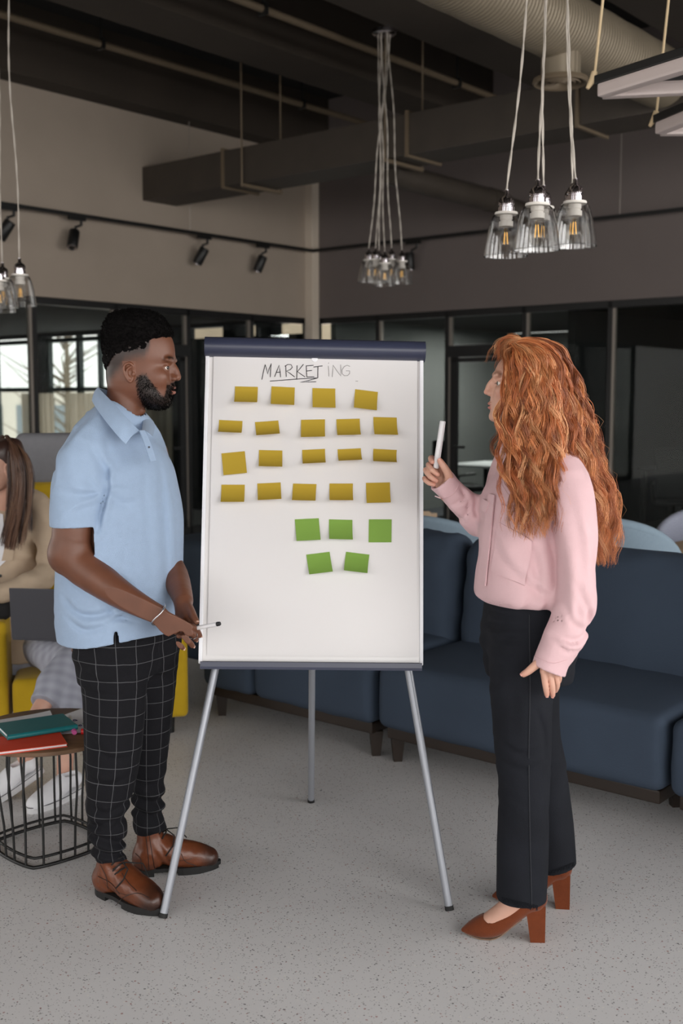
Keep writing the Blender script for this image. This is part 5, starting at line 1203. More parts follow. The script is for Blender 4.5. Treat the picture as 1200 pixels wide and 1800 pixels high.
h2 = WZ(234, 1538, 0); t2 = WZ(383, 1524, 0); bt2 = boot(wv(261, 1452, 3.578), h2, h2+(t2-h2).normalized()*.285, 'far brown lace-up boot')
# bracelet, ring
M_silver = mat('silver', (214, 214, 218), .22, metal=1.0)
wr = wl(281, 1081, 3.215); dr = (W(300, 1094, 3.21)-W(250, 1066, 3.222)).normalized(); q = dr.to_track_quat('Z', 'X').to_matrix().to_4x4()
MB().tube([Matrix.Translation(wr) @ q @ Vector((.034*math.cos(a), .034*math.sin(a), .006*math.sin(a*2))) for a in np.linspace(0, 2*math.pi, 41)[:-1]], .0024, 8, closed=True).build('bracelet', M_silver, man)
pp = [Vector(p[:3])-man.location for p in RF[1]]; dr = (pp[2]-pp[1]).normalized(); q = dr.to_track_quat('Z', 'X').to_matrix().to_4x4()
MB().tube([Matrix.Translation(pp[1].lerp(pp[2], .7)) @ q @ Vector((.0112*math.cos(a), .0112*math.sin(a), 0)) for a in np.linspace(0, 2*math.pi, 29)[:-1]], .0014, 6, closed=True).build('ring', M_silver, man)
marker('marker_pen', 'white marker with dark end held in the man hands', W(326, 1108, 3.236), W(387, 1096, 3.19), .0062, M_plw, M_plk, .10, 'markers held by the presenters')
# ------------------------------------------------------------ helpers that lay details on a garment
from mathutils.bvhtree import BVHTree
class Surf:
    def __init__(s, ob):
        me = ob.data; off = ob.parent.location if ob.parent and ob.parent.parent is None else Vector(); s.off = Vector(off)
        s.t = BVHTree.FromPolygons([Vector(v.co)+s.off for v in me.vertices], [list(p.vertices) for p in me.polygons])
    def at(s, px, py, lift=.002, Yd=3.2):
        o = Vector((0, 0, HC)); d = (W(px, py, 3.0)-o).normalized(); h, n, i, dist = s.t.ray_cast(o, d)
        if h is None: h = W(px, py, Yd); n = Vector((0, -1, 0))
        if n.dot(d) > 0: n = -n
        return h+n*lift
    def patch(s, corners, nu, nv, lift=.002, Yd=3.2):
        """grid over a pixel quad (tl,tr,br,bl) laid on the cloth"""
        tl, tr, br, bl = [np.array(c, float) for c in corners]; rows = []
        for i in range(nu+1):
            u = i/nu; a = tl+(tr-tl)*u; b = bl+(br-bl)*u; rows.append([s.at(*(a+(b-a)*(j/nv)), lift, Yd)-s.off for j in range(nv+1)])
        return rows
    def line(s, pts, lift=.001, sub=5): return [s.at(p[0], p[1], lift)-s.off for p in crom([list(q)+[0, 0] for q in pts], sub)]

def hair_field(guides, n_locks, per, rng, m=30, wave=.010, wl=.075, spread=.010, u_pow=1.0, cols=None, thin=.0009, frizz=.002, ends=.12, curl=1.0):
    """strands in locks that follow interpolated guide curves. guides: list of (k,3) arrays in order round the head"""
    G = []
    for g in guides:
        A = crom([list(p)+[0] for p in g], 10)[:, :3]; d = np.r_[0, np.cumsum(np.linalg.norm(np.diff(A, axis=0), axis=1))]; t = np.linspace(0, d[-1], m); G.append(np.stack([np.interp(t, d, A[:, i]) for i in range(3)], 1))
    G = np.array(G); L = np.linalg.norm(np.diff(G, axis=1), axis=2).sum(1); paths = []; rad = []; col = []; T_ = np.linspace(0, 1, m)
    for k in range(n_locks):
        u = rng.uniform(0, len(G)-1.001); i = int(u); f = u-i; base = G[i]*(1-f)+G[i+1]*f; ln = L[i]*(1-f)+L[i+1]*f
        tn = np.gradient(base, axis=0); tn /= np.linalg.norm(tn, axis=1, keepdims=True); ref = np.array([0, 1.0, 0]); U = np.cross(tn, ref); U /= np.linalg.norm(U, axis=1, keepdims=True)+1e-6; Wd = np.cross(tn, U)
        grow = smooth01(T_, .08, .45); ph = rng.uniform(0, 6.28); w = wl*rng.uniform(.75, 1.35); am = wave*rng.uniform(.5, 1.4); an = ph+2*math.pi*T_*ln/w*rng.choice([1, -1])
        off = rng.normal(size=2)*spread*1.6; depth = rng.uniform(-1, .6)*spread*1.3
        lock = base+U*(off[0]*grow+am*np.cos(an)*grow)[:, None]+Wd*(depth*grow+am*curl*np.sin(an)*grow)[:, None]
        lock += (U*(rng.normal()*.012)+Wd*(rng.normal()*.006))*(T_**2)[:, None]
        cb = cols[rng.integers(len(cols))]*rng.uniform(.75, 1.2)
        for j in range(per):
            o = rng.normal(size=2)*spread*.55; t1 = rng.uniform(1-ends*1.6, 1.0+ends*.2); tt = np.clip(T_*t1, 0, 1)*(m-1); i0 = np.minimum(tt.astype(int), m-2); fr = (tt-i0)[:, None]
            P = lock[i0]*(1-fr)+lock[i0+1]*fr; conv = (1-.55*T_**1.5)*(.35+.65*grow); P = P+U*(o[0]*conv)[:, None]+Wd*(o[1]*conv)[:, None]
            fz = np.cumsum(rng.normal(size=(m, 3)), 0)*frizz*.16*T_[:, None]; an2 = rng.uniform(0, 6.28)+T_*ln/.02; P = P+fz+U*(np.cos(an2)*frizz*.35*grow)[:, None]
            paths.append(P); rad.append(thin*rng.uniform(.7, 1.3)*(1-.7*T_**3)); col.append(cb*rng.uniform(.88, 1.12))
    return np.array(paths), np.array(rad), np.array(col)

# stitched seams on the boots
M_stitch = mat('dark_leather_seam', (34, 20, 14), .6)
for b_, L_ in ((bt1, ([(172, 1540), (196, 1553), (210, 1572)], [(203, 1592), (218, 1577), (242, 1570), (262, 1578)], [(176, 1520), (186, 1540), (190, 1562)], [(214, 1535), (226, 1552), (240, 1566)])), (bt2, ([(262, 1466), (267, 1500), (272, 1528)], [(256, 1468), (260, 1500), (262, 1528)], [(318, 1500), (326, 1514), (345, 1522)], [(238, 1500), (247, 1510), (250, 1530)]))):
    sf = Surf(b_)
    for l_ in L_: MB().tube(sf.line(l_, .0006, 6), .0011, 5).build('stitched_seam', M_stitch, b_)

# ------------------------------------------------------------ the standing woman
woman = empty('person', Vector((.53, 3.23, 0)), 'red haired woman in a pink shirt and black jeans holding up a marker', 'person'); WL = np.array(woman.location)
SK_W = lc(206, 160, 140)
M_skin_w = attr_mat('fair_skin', .45, .4, bump=.08, bscale=700, var=.04)
def female_head(O, F, U=(0, 0, 1), h=.002, neck=.24):
    T_ = [(122, -5, -60, 20), (115, 20, -85, 45), (100, 44, -97, 60), (85, 62, -103, 67), (65, 75, -106, 70), (45, 80, -105, 70), (27, 79, -100, 68), (8, 83, -93, 66), (-8, 86, -84, 64), (-24, 91, -72, 61), (-40, 92, -50, 57), (-58, 92, -20, 51), (-75, 95, 5, 43), (-86, 92, 25, 31), (-93, 80, 40, 15)]
    v = Vol((-.15, -.095, -.24), (.125, .095, .14), h); v.stack([(a/1e3, b/1e3, c/1e3, d/1e3) for a, b, c, d in T_], p=2.12, k=0)
    v.chain([(-.028, 0, -.02, .050), (-.040, 0, -.10, .047), (-.055*neck/.24, 0, -neck, .056 if neck > .2 else .046)], k=.03, sub=3)
    for s in (1, -1): v.ell(mmv(60, s*42, -4), mmv(22, 17, 18), k=.016)
    face_common(v, (64, 29, 18, 4.6), dict(bx=76, bz=34, br=8.0, tx=109, tz=-8, tr=6.2, aw=9.0, hump=.5), dict(x=91.5, zu=-39.5, zl=-51, pu=7.5, pl=7.5, hu=5, hl=5.4, w=19, gap=1.1), ears=66)
    V, Q = v.mesh(); V = relax(V, Q, 1, .4); x, y, z = V.T*1e3; ay = np.abs(y); C = np.tile(SK_W, (len(V), 1))
    lip = np.clip(smooth01(4.6-np.abs(z+40.5), 0, 1.6)+smooth01(5.4-np.abs(z+52.5), 0, 1.6), 0, 1)*smooth01(x, 87, 91)*smooth01(19-ay, 0, 4); C = blend(C, lip*.75, lc(176, 96, 92))
    C = blend(C, .35*np.exp(-((x-66)/18)**2-((z+14)/16)**2)*(ay > 25), lc(210, 138, 122)); C = blend(C, .3*np.exp(-((x-106)/9)**2-((z+9)/9)**2), lc(206, 130, 114))
    br = np.exp(-((z-43-4*np.clip((ay-14)/20, 0, 1)+5*np.clip((ay-36)/12, 0, 1))/2.6)**2)*smooth01(x, 56, 66)*smooth01(ay, 8, 13)*smooth01(50-ay, 0, 8); C = blend(C, np.clip(br*.7, 0, 1), lc(120, 78, 52))
    for s_ in (1, -1):
        ee = V*1e3-np.array([78, s_*30, 17]); q_ = np.sqrt((ee[:, 0]/9)**2+(ee[:, 1]/13.5)**2+(ee[:, 2]/4.6)**2); C = blend(C, np.clip(np.exp(-((q_-1.02)/.13)**2)*(ee[:, 2] > -1)*.85, 0, 1), lc(60, 40, 32))
    return V, Q, C
WO = wv(918, 685, 3.215); WF = (-math.cos(.05), math.sin(.05), 0)
Vh, Qh, Ch = female_head(WO, WF); Vhw = xform(Vh, WO, WF)
# far arm, raised, hand with the marker
v = Vol(wv(735, 960, 3.36)-[.0, .13, .0], wv(900, 795, 3.36)+[.05, .06, .03], .0022)
FW = wn(784, 866, 3.312, .024)
v.chain([wn(868, 932, 3.36, .040), wn(830, 905, 3.345, .036), FW], k=.01, sub=3)
WFg = [[wn(774, 823, 3.335, .0092), wn(759, 805, 3.327, .0086), wn(757, 808, 3.306, .0080), wn(760, 812, 3.294, .0070)], [wn(771, 831, 3.336, .0094), wn(753, 817, 3.316, .0086), wn(759, 826, 3.287, .0080), wn(769, 834, 3.282, .0070)],
       [wn(770, 840, 3.331, .0092), wn(748, 826, 3.311, .0084), wn(756, 838, 3.283, .0078), wn(767, 845, 3.279, .0068)], [wn(769, 849, 3.323, .0084), wn(746, 841, 3.305, .0076), wn(753, 849, 3.285, .0070), wn(762, 852, 3.281, .0062)]]
WTh = [wn(784, 856, 3.312, .0150), wn(789, 838, 3.286, .0130), wn(781, 822, 3.274, .0108), wn(773, 810, 3.274, .0086)]
hand(v, FW, WFg, WTh, pr=.0135)
V1, Q1 = v.mesh(); V1 = relax(V1, Q1, 1, .4)
# near arm, hanging
v = Vol(wv(905, 1240, 2.99)-[0, .05, 0], wv(1055, 1060, 3.0)+[.02, .10, .0], .0022)
NW = wn(962, 1152, 3.00, .024)
v.chain([wn(1012, 1078, 3.03, .038), wn(990, 1118, 3.012, .033), NW], k=.01, sub=3)
NFg = [[wn(955, 1180, 2.992, .0092), wn(958, 1202, 2.990, .0086), wn(960, 1215, 2.996, .0080), wn(961, 1221, 3.000, .0070)], [wn(966, 1184, 2.999, .0094), wn(970, 1205, 2.996, .0088), wn(971, 1216, 3.002, .0080), wn(971, 1222, 3.008, .0070)],
       [wn(975, 1184, 3.010, .0090), wn(979, 1201, 3.012, .0084), wn(978, 1209, 3.022, .0076), wn(976, 1214, 3.03, .0068)], [wn(980, 1180, 3.022, .0082), wn(983, 1192, 3.03, .0074), wn(981, 1199, 3.042, .0068), wn(978, 1203, 3.05, .006)]]
NTh = [wn(955, 1158, 2.992, .0145), wn(940, 1170, 2.988, .0118), wn(928, 1180, 2.988, .0102), wn(920, 1185, 2.990, .0086)]
hand(v, NW, NFg, NTh, pr=.0135)
V2, Q2 = v.mesh(); V2 = relax(V2, Q2, 1, .4)
def skin_hand(P, tips):
    c = np.tile(SK_W, (len(P), 1))*(1+.05*vnoise(P*40, 3))[:, None]
    for t in tips:
        d = np.linalg.norm(P-np.array(t[:3]), axis=1); c = blend(c, np.exp(-(d/.012)**2)*.45, lc(208, 132, 116))
    return c
C1 = skin_hand(V1, [f_[3] for f_ in WFg]+[WTh[3]]+[f_[1] for f_ in WFg]); C2 = skin_hand(V2, [f_[3] for f_ in NFg]+[NTh[3]])
# hidden trunk, legs, feet
WTF = np.array([-math.cos(math.radians(22)), -math.sin(math.radians(22)), 0]); WTB = np.array([*np.array(W(925, 900, 3.215))[:2], 0])
s1h = WZ(950, 1652, 0); s1t = WZ(818, 1642, 0); s2h = WZ(994, 1594, 0); s2t = WZ(872, 1582, 0)
def foot_frame(h, t):
    F = (t-h); F.z = 0; L_ = F.length; F.normalize(); return Vector(h), F, L_
v = Vol((.25, 2.98, .0), (.85, 3.48, 1.42), .008)
v.stack([(.95, .09, -.10, .14), (1.08, .085, -.085, .125), (1.25, .10, -.09, .145), (1.34, .06, -.08, .12), (1.42, .03, -.06, .05)], F=WTF, base=WTB, k=0)
NL = [wn(926, 1110, 3.18, .070), wn(920, 1330, 3.12, .042), wn(922, 1560, 3.10, .034)]; FL_ = [wn(930, 1110, 3.3, .070), wn(950, 1340, 3.35, .042), wn(982, 1500, 3.355, .034)]
v.chain(NL, k=.02, sub=3); v.chain(FL_, k=.02, sub=3)
v.chain([wn(995, 850, 3.08, .05), (WTB[0], WTB[1], 1.33, .06), wn(892, 835, 3.36, .05)], k=.03, sub=2)
v.chain([wn(995, 850, 3.08, .048), wn(1012, 960, 3.03, .042), wn(1012, 1080, 3.03, .038)], k=.02, sub=2); v.chain([wn(892, 835, 3.36, .048), wn(870, 930, 3.36, .04)], k=.02, sub=1)
V3, Q3 = v.mesh(); C3 = np.tile(SK_W, (len(V3), 1))
feet = []
for (hh, tt, an) in ((s1h, s1t, NL[2]), (s2h, s2t, FL_[2])):
    O, F, L_ = foot_frame(hh, tt); Lf = Vector((0, 0, 1)).cross(F); s = L_/.235; A = np.array(an[:3])-np.array(O); ax, ay_, az = float(A@np.array(F)), float(A@np.array(Lf)), float(A[2])
    v = Vol((-.05, -.07, 0), (.25*s, .07, az+.03), .003)
    v.chain([(ax, ay_, az, .036), (.050*s, 0, .142, .037), (.075*s, 0, .112, .034), (.115*s, 0, .074, .033), (.155*s, 0, .042, .032), (.19*s, 0, .026, .024)], k=.012, sub=4, flat=((0, 1, 0), 1.05)); v.ell((.03*s, 0, .118), (.034, .029, .03), k=.02)
    V, Q = v.mesh(); feet.append((xform(V, O, F), Q))
V, Q = joinVQ([(Vhw, Qh), (V1, Q1), (V2, Q2), (V3, Q3)]+feet); ob, me = part('body', V, Q, M_skin_w, woman); setcol(me, np.vstack([Ch, C1, C2, C3]+[np.tile(SK_W*.95, (len(f_[0]), 1)) for f_ in feet]))
for s in (1, -1): eyeball('eye', WO, WF, mmv(64, s*29, 18), .0128, woman, (1, s*.25, -.03), lc(70, 84, 70))
M_nail_w = mat('pink_nail', (224, 164, 150), .3)
for i in range(4): nail(NFg[i][3], NFg[i][2], (-.3, -.9, .1), .005, woman, M_nail_w) if i < 2 else None
nail(NTh[3], NTh[2], (-.3, -.6, .5), .006, woman, M_nail_w); nail(WTh[3], WTh[2], (.3, -.9, .2), .006, woman, M_nail_w)
# jeans
M_jean = mat('black_denim', (25, 27, 33), .85, spec=.2, var=.45, vscale=7, bump=.4, bscale=600)
JN = [wn(930, 1085, 3.19, .105), wn(918, 1190, 3.15, .094), wn(918, 1270, 3.125, .081), wn(920, 1350, 3.115, .075), wn(919, 1450, 3.112, .074), wn(917, 1540, 3.110, .073), wn(915, 1602, 3.108, .072)]
JF = [wn(936, 1085, 3.29, .105), wn(930, 1190, 3.31, .094), wn(940, 1280, 3.335, .080), wn(954, 1370, 3.35, .073), wn(966, 1450, 3.357, .070), wn(974, 1535, 3.36, .068)]
v = Vol((.22, 2.98, .05), (.86, 3.50, 1.06), .0044)
JB = np.array([*np.array(W(922, 1085, 3.235))[:2], 0])
v.stack([(.76, .09, -.125, .155), (.86, .112, -.14, .168), (.94, .112, -.128, .158), (1.02, .105, -.105, .142), (1.05, .102, -.10, .14)], F=WTF, base=JB, k=0); v.chain(JN, k=.025, sub=4); v.chain(JF, k=.025, sub=4)
def jean_folds(P):
    z = P[:, 2]; S = np.stack([P[:, 0]*8+z*3, P[:, 1]*8, z*5], 1); cz = creases(P, [([(868, 1118), (890, 1112), (922, 1108)], .006, .008), ([(872, 1138), (895, 1132), (925, 1128)], .005, .008), ([(862, 1090), (885, 1094), (915, 1088)], .005, .008), ([(880, 1310), (915, 1325), (955, 1318)], .005, .010), ([(884, 1345), (920, 1352), (958, 1340)], .005, .010), ([(942, 1250), (956, 1290), (960, 1340)], .006, .010), ([(900, 1180), (905, 1240), (903, 1300)], .003, .014)], 3.05, 3.22); a = cz+.006*vnoise(S, 21); S2 = np.stack([P[:, 0]*7, P[:, 1]*7, z*38+P[:, 0]*18], 1); b = .0045*vnoise(S2, 22)*(smooth01(z, .70, .80)*smooth01(.95-z, 0, .05)+.7*np.exp(-((z-.47)/.09)**2)); return a+b
v.disp(jean_folds, .02); zn, zf = wv(915, 1592, 3.06)[2], wv(980, 1530, 3.33)[2]
v.cutfn(lambda P: np.where(P[:, 1] < 3.235+(P[:, 2] < .5)*.0, zn+.03*(P[:, 0]-.50)*-1.2-P[:, 2], zf+.22*(P[:, 0]-.66)-P[:, 2]))
outj = v.f.copy(); v.f = np.where((np.arange(v.n[2])*v.h+v.lo[2] < .22)[None, None, :], np.maximum(v.f, -(outj+f32(.011))), v.f)
V, Q = v.mesh(); V = relax(V, Q, 1, .5); jo, me = part('jeans', V, Q, M_jean, woman); SJ = Surf(jo)
M_seam = mat('dark_seam_thread', (36, 38, 44), .9)
for pts in ([(930, 1080), (931, 1200), (929, 1330), (931, 1470), (934, 1590)],): MB().tube(SJ.line(pts, .0012, 8), .0016, 5).build('side_seam', M_seam, jo)
MB().tube(SJ.line([(866, 1043), (869, 1053), (880, 1059), (897, 1058)], .001, 5), .0014, 5).build('pocket_edge', M_seam, jo)
fr_ = MB(); rj = random.Random(2)
for (xa, ya, xb, yb, n) in ((882, 1583, 946, 1598, 46), (966, 1537, 1009, 1521, 30)):
    for i in range(n):
        t = i/n; p = SJ.at(xa+(xb-xa)*t, ya+(yb-ya)*t-6, .001)-SJ.off; fr_.tube([p, p+Vector((rj.uniform(-.003, .003), -.001, -.006)), p+Vector((rj.uniform(-.006, .006), -.001, -rj.uniform(.010, .017)))], .0008, 4)
fr_.build('frayed_hem', M_jean, jo, kind='stuff')
# court shoes
M_suede = mat('rust_suede', (106, 53, 29), .9, spec=.15, var=.2, vscale=50, bump=.3, bscale=400, sheen=.3); M_outs = mat('tan_outsole', (120, 96, 78), .7)
def pump(hh, tt, label):
    O, F, L_ = foot_frame(hh, tt); s = L_/.235; Lf = Vector((0, 0, 1)).cross(F)
    v = Vol((-.03, -.065, .0), (.27*s, .065, .19), .0026)
    v.chain([(.026*s, 0, .128, .034), (.05*s, 0, .112, .035), (.09*s, 0, .080, .035), (.135*s, 0, .044, .038), (.175*s, 0, .029, .036), (.21*s, 0, .019, .024), (.240*s, 0, .012, .009)], k=.0, sub=5, flat=((0, 1, 0), 1.0))
    v.ell((.012*s, 0, .13), (.026, .031, .04), k=.02)
    # lower side: follows the arch of the sole
    v.cutfn(lambda P: np.interp(P[:, 0]/s, [-.03, .0, .04, .08, .12, .15, .19, .27], [.086, .086, .080, .052, .018, .006, .005, .010])-P[:, 2])
    # throat opening
    v.cutfn(lambda P: P[:, 2]-np.interp(P[:, 0]/s, [-.03, -.01, .03, .07, .11, .145, .165, .178, .19, .3], [.168, .166, .140, .106, .074, .050, .046, .055, .2, .2])-np.where(np.abs(P[:, 1]) > .0, np.abs(P[:, 1])*.25, 0))
    keep = v.f.copy(); v.chain([(.02*s, 0, .19, .030), (.035*s, 0, .135, .0315), (.075*s, 0, .108, .0315), (.115*s, 0, .074, .0315), (.15*s, 0, .046, .030)], k=.002, sub=3, op='s')
    V, Q = v.mesh(); V = relax(V, Q, 1, .5); o, me = part('court_shoe', xform(V, O, F), Q, M_suede, woman, label)
    Mx = Matrix.Translation(O-woman.location) @ Matrix(((F.x, Lf.x, 0, 0), (F.y, Lf.y, 0, 0), (0, 0, 1, 0), (0, 0, 0, 1)))
    hb = [(-.012, -.020), (.030, -.024), (.030, .024), (-.012, .020)]; tp = [(-.012, -.024), (.046, -.026), (.046, .026), (-.012, .024)]
    vv = [(x, y, .001) for x, y in hb]+[(x, y, .112) for x, y in tp]; MB().add(vv, [(3, 2, 1, 0), (4, 5, 6, 7)]+[(i, (i+1) % 4, 4+(i+1) % 4, 4+i) for i in range(4)], False, Mx).build('block_heel', M_suede, o)
    sol = []
    for i in range(12):
        x = (.06+.178*i/11)*s; z = np.interp(x/s, [.04, .08, .12, .15, .19, .24], [.078, .050, .016, .003, .002, .006]); w_ = np.interp(x/s, [.05, .10, .15, .19, .22, .24], [.018, .024, .034, .031, .019, .004]); sol.append([Mx @ Vector((x, -w_, z+.001)), Mx @ Vector((x, 0, z)), Mx @ Vector((x, w_, z+.001))])
    MB().sheet(sol, .003).build('outsole', M_outs, o)
pump(s1h, s1t, 'near rust suede block heel shoe'); pump(s2h, s2t, 'far rust suede block heel shoe')
# pink shirt
M_pink_s = mat('pale_pink_cotton', (216, 181, 185), .85, spec=.2, var=.05, vscale=20, bump=.2, bscale=420, sheen=.15)
v = Vol(wv(735, 1195, 3.45)*[1, 0, 1]+[0, 2.90, 0], wv(1062, 760, 3.4)*[1, 0, 1]+[.03, 3.50, .02], .0044)
v.stack([(.985, .118, -.115, .150), (1.01, .142, -.135, .168), (1.06, .140, -.135, .170), (1.14, .128, -.118, .162), (1.22, .124, -.108, .160), (1.30, .108, -.10, .155), (1.36, .075, -.09, .125), (1.41, .05, -.075, .08), (1.445, .04, -.065, .055)], F=WTF, base=WTB, k=0, p=2.25)
WSN = [wn(960, 800, 3.16, .055), wn(998, 848, 3.075, .060), wn(1012, 930, 3.035, .062), wn(1013, 1010, 3.02, .060), wn(1010, 1075, 3.02, .059), wn(992, 1120, 3.005, .053), wn(970, 1155, 3.0, .044), wn(958, 1186, 3.0, .046)]
WSF = [wn(905, 800, 3.28, .055), wn(890, 845, 3.355, .058), wn(872, 900, 3.365, .056), wn(852, 915, 3.355, .054), wn(825, 898, 3.335, .048), wn(797, 872, 3.318, .043), wn(772, 842, 3.305, .044)]
v.chain(WSN, k=.025, sub=4); v.chain(WSF, k=.025, sub=4)
elb = wv(1012, 1085, 3.0); elf = wv(850, 918, 3.33)
def pink_folds(P):
    z = P[:, 2]; d1 = np.linalg.norm(P-elb, axis=1); d2 = np.linalg.norm(P-elf, axis=1); ne = np.exp(-(d1/.10)**2)+np.exp(-(d2/.09)**2)
    S = np.stack([P[:, 0]*20+z*12, P[:, 1]*14, z*22-P[:, 0]*14], 1); a = .011*vnoise(S, 31)*ne
    S2 = np.stack([P[:, 0]*13, P[:, 1]*11, z*3.5+P[:, 0]*2], 1); b = .012*vnoise(S2, 32)*smooth01(1.36-z, 0, .1); S3 = np.stack([P[:, 0]*6+z*6, P[:, 1]*6, z*8], 1)
    cz = creases(P, [([(966, 905), (976, 950), (984, 1000), (984, 1068)], .008, .013), ([(878, 950), (890, 985), (918, 1026)], .006, .010), ([(905, 1000), (940, 1040), (975, 1058)], .005, .012), ([(940, 960), (950, 1010), (948, 1060)], .005, .012), ([(1000, 870), (1014, 940), (1020, 1010)], .005, .014), ([(1012, 1030), (1030, 1075), (1032, 1110)], .006, .010), ([(1034, 1105), (1008, 1122), (968, 1112)], .009, .010), ([(990, 1060), (1000, 1090), (1024, 1104)], .006, .009), ([(966, 1118), (985, 1136), (1010, 1140)], .006, .008), ([(1025, 905), (1040, 950), (1044, 1000)], .004, .010)], 3.0, 3.2)
    cz += creases(P, [([(808, 858), (816, 874), (794, 888)], .008, .007), ([(822, 872), (822, 900), (808, 915)], .007, .008), ([(836, 878), (834, 896), (842, 912)], .008, .007), ([(760, 862), (790, 900), (820, 920)], .006, .008)], 3.3, 3.5)
    gath = cz+.004*np.sin((P[:, 0]*math.sin(1)+P[:, 1]*.6)*150)*np.exp(-((z-1.0)/.025)**2); return a+b+.004*vnoise(S3, 33)+gath
v.disp(pink_folds, .03); outer = v.f.copy()
v.cutfn(lambda P: np.where((nearest_t(P, [q[:3] for q in WSN])[0] > .068) & (P[:, 2] < 1.1) & (P[:, 0] > W(830, 1000, 3.4).x), .992-P[:, 2], -1))
dn_ = (wv(958, 1186, 3.0)-wv(976, 1146, 3.0)); v.cut(dn_, wv(960, 1176, 3.0), where=(wv(900, 1230, 3.0)-[0, .2, 0], wv(1010, 1130, 3.0)+[0, .2, 0]))
df_ = (wv(772, 842, 3.305)-wv(797, 872, 3.318)); v.cut(df_, wv(774, 845, 3.306), where=(wv(735, 900, 3.3)-[0, .2, 0], wv(812, 790, 3.3)+[0, .3, 0]))
v.f = np.maximum(v.f, -(outer+f32(.0095)))
V, Q = v.mesh(); V = relax(V, Q, 1, .5); so, me = part('shirt', V, Q, M_pink_s, woman); SS = Surf(so)
MB().sheet(SS.patch(((880, 886), (938, 905), (938, 950), (876, 916)), 12, 6, .009), .004).build('pocket_flap', M_pink_s, so)
MB().sheet(SS.patch(((878, 918), (935, 950), (922, 1030), (865, 1004)), 12, 12, .005), .003).build('pocket', M_pink_s, so)
MB().sheet(SS.patch(((862, 868), (872, 872), (856, 1030), (843, 1028)), 3, 24, .006), .004).build('placket', M_pink_s, so)
MB().sheet(SS.patch(((852, 878), (864, 884), (858, 902), (848, 896)), 4, 4, .008), .004).build('pocket_flap', M_pink_s, so)
MB().tube(SS.line([(930, 1150), (948, 1158), (972, 1166), (996, 1160)], .001, 5), .0016, 5).build('cuff_seam', M_pink_s, so)
MB().tube(SS.line([(764, 872), (778, 876), (796, 868), (806, 852)], .001, 5), .0016, 5).build('cuff_seam', M_pink_s, so)
# long wavy red hair
M_red_h = attr_mat('copper_red_hair', .42, .45)
RED = [lc(206, 138, 90), lc(188, 112, 66), lc(218, 160, 114), lc(168, 96, 56), lc(202, 130, 82), lc(136, 74, 42)]
def gp(*a): return np.array([wv(*q) for q in a])
near = [gp((884, 618, 3.17), (884, 640, 3.135), (888, 690, 3.105), (891, 740, 3.095), (893, 800, 3.075), (900, 860, 3.03), (906, 925, 3.01)),
        gp((890, 612, 3.18), (896, 640, 3.12), (901, 700, 3.085), (903, 770, 3.07), (910, 850, 3.03), (922, 940, 3.00)),
        gp((898, 607, 3.19), (912, 640, 3.11), (918, 710, 3.075), (920, 790, 3.055), (932, 860, 3.03), (942, 948, 3.00)),
        gp((908, 603, 3.20), (932, 640, 3.10), (938, 720, 3.065), (942, 800, 3.05), (950, 870, 3.02), (956, 942, 3.00)),
        gp((920, 600, 3.20), (955, 640, 3.105), (962, 730, 3.07), (966, 800, 3.05), (970, 850, 3.03), (968, 905, 3.00)),
        gp((930, 600, 3.20), (974, 645, 3.13), (986, 730, 3.10), (995, 800, 3.09), (1012, 850, 3.12), (1030, 905, 3.16), (1034, 975, 3.17)),
        gp((936, 600, 3.21), (986, 645, 3.17), (1005, 730, 3.17), (1022, 810, 3.19), (1042, 880, 3.22), (1046, 985, 3.22)),
        gp((938, 600, 3.22), (990, 645, 3.22), (1014, 730, 3.24), (1034, 820, 3.27), (1056, 890, 3.28), (1050, 995, 3.27)),
        gp((936, 600, 3.23), (986, 640, 3.27), (1012, 730, 3.30), (1036, 830, 3.32), (1062, 900, 3.32), (1056, 985, 3.31)),
        gp((925, 601, 3.24), (960, 640, 3.32), (978, 730, 3.34), (996, 820, 3.36), (1010, 900, 3.36), (1010, 980, 3.36))]
far = [gp((925, 601, 3.24), (945, 640, 3.33), (950, 730, 3.35), (940, 800, 3.36), (930, 870, 3.36)), gp((900, 604, 3.24), (903, 640, 3.31), (902, 710, 3.325), (896, 770, 3.33), (890, 830, 3.33)), gp((884, 612, 3.22), (884, 645, 3.285), (890, 710, 3.31), (878, 770, 3.31), (884, 800, 3.31))]
rg = np.random.default_rng(11)
A = [hair_field(near, 200, 26, rg, 34, .0105, .115, .0105, cols=RED, thin=.00085, frizz=.0035, ends=.18), hair_field(near[5:], 80, 24, rg, 34, .0105, .115, .011, cols=RED, thin=.00085, frizz=.004, ends=.08), hair_field(far, 34, 24, rg, 34, .008, .07, .008, cols=RED, thin=.0008, frizz=.0035)]
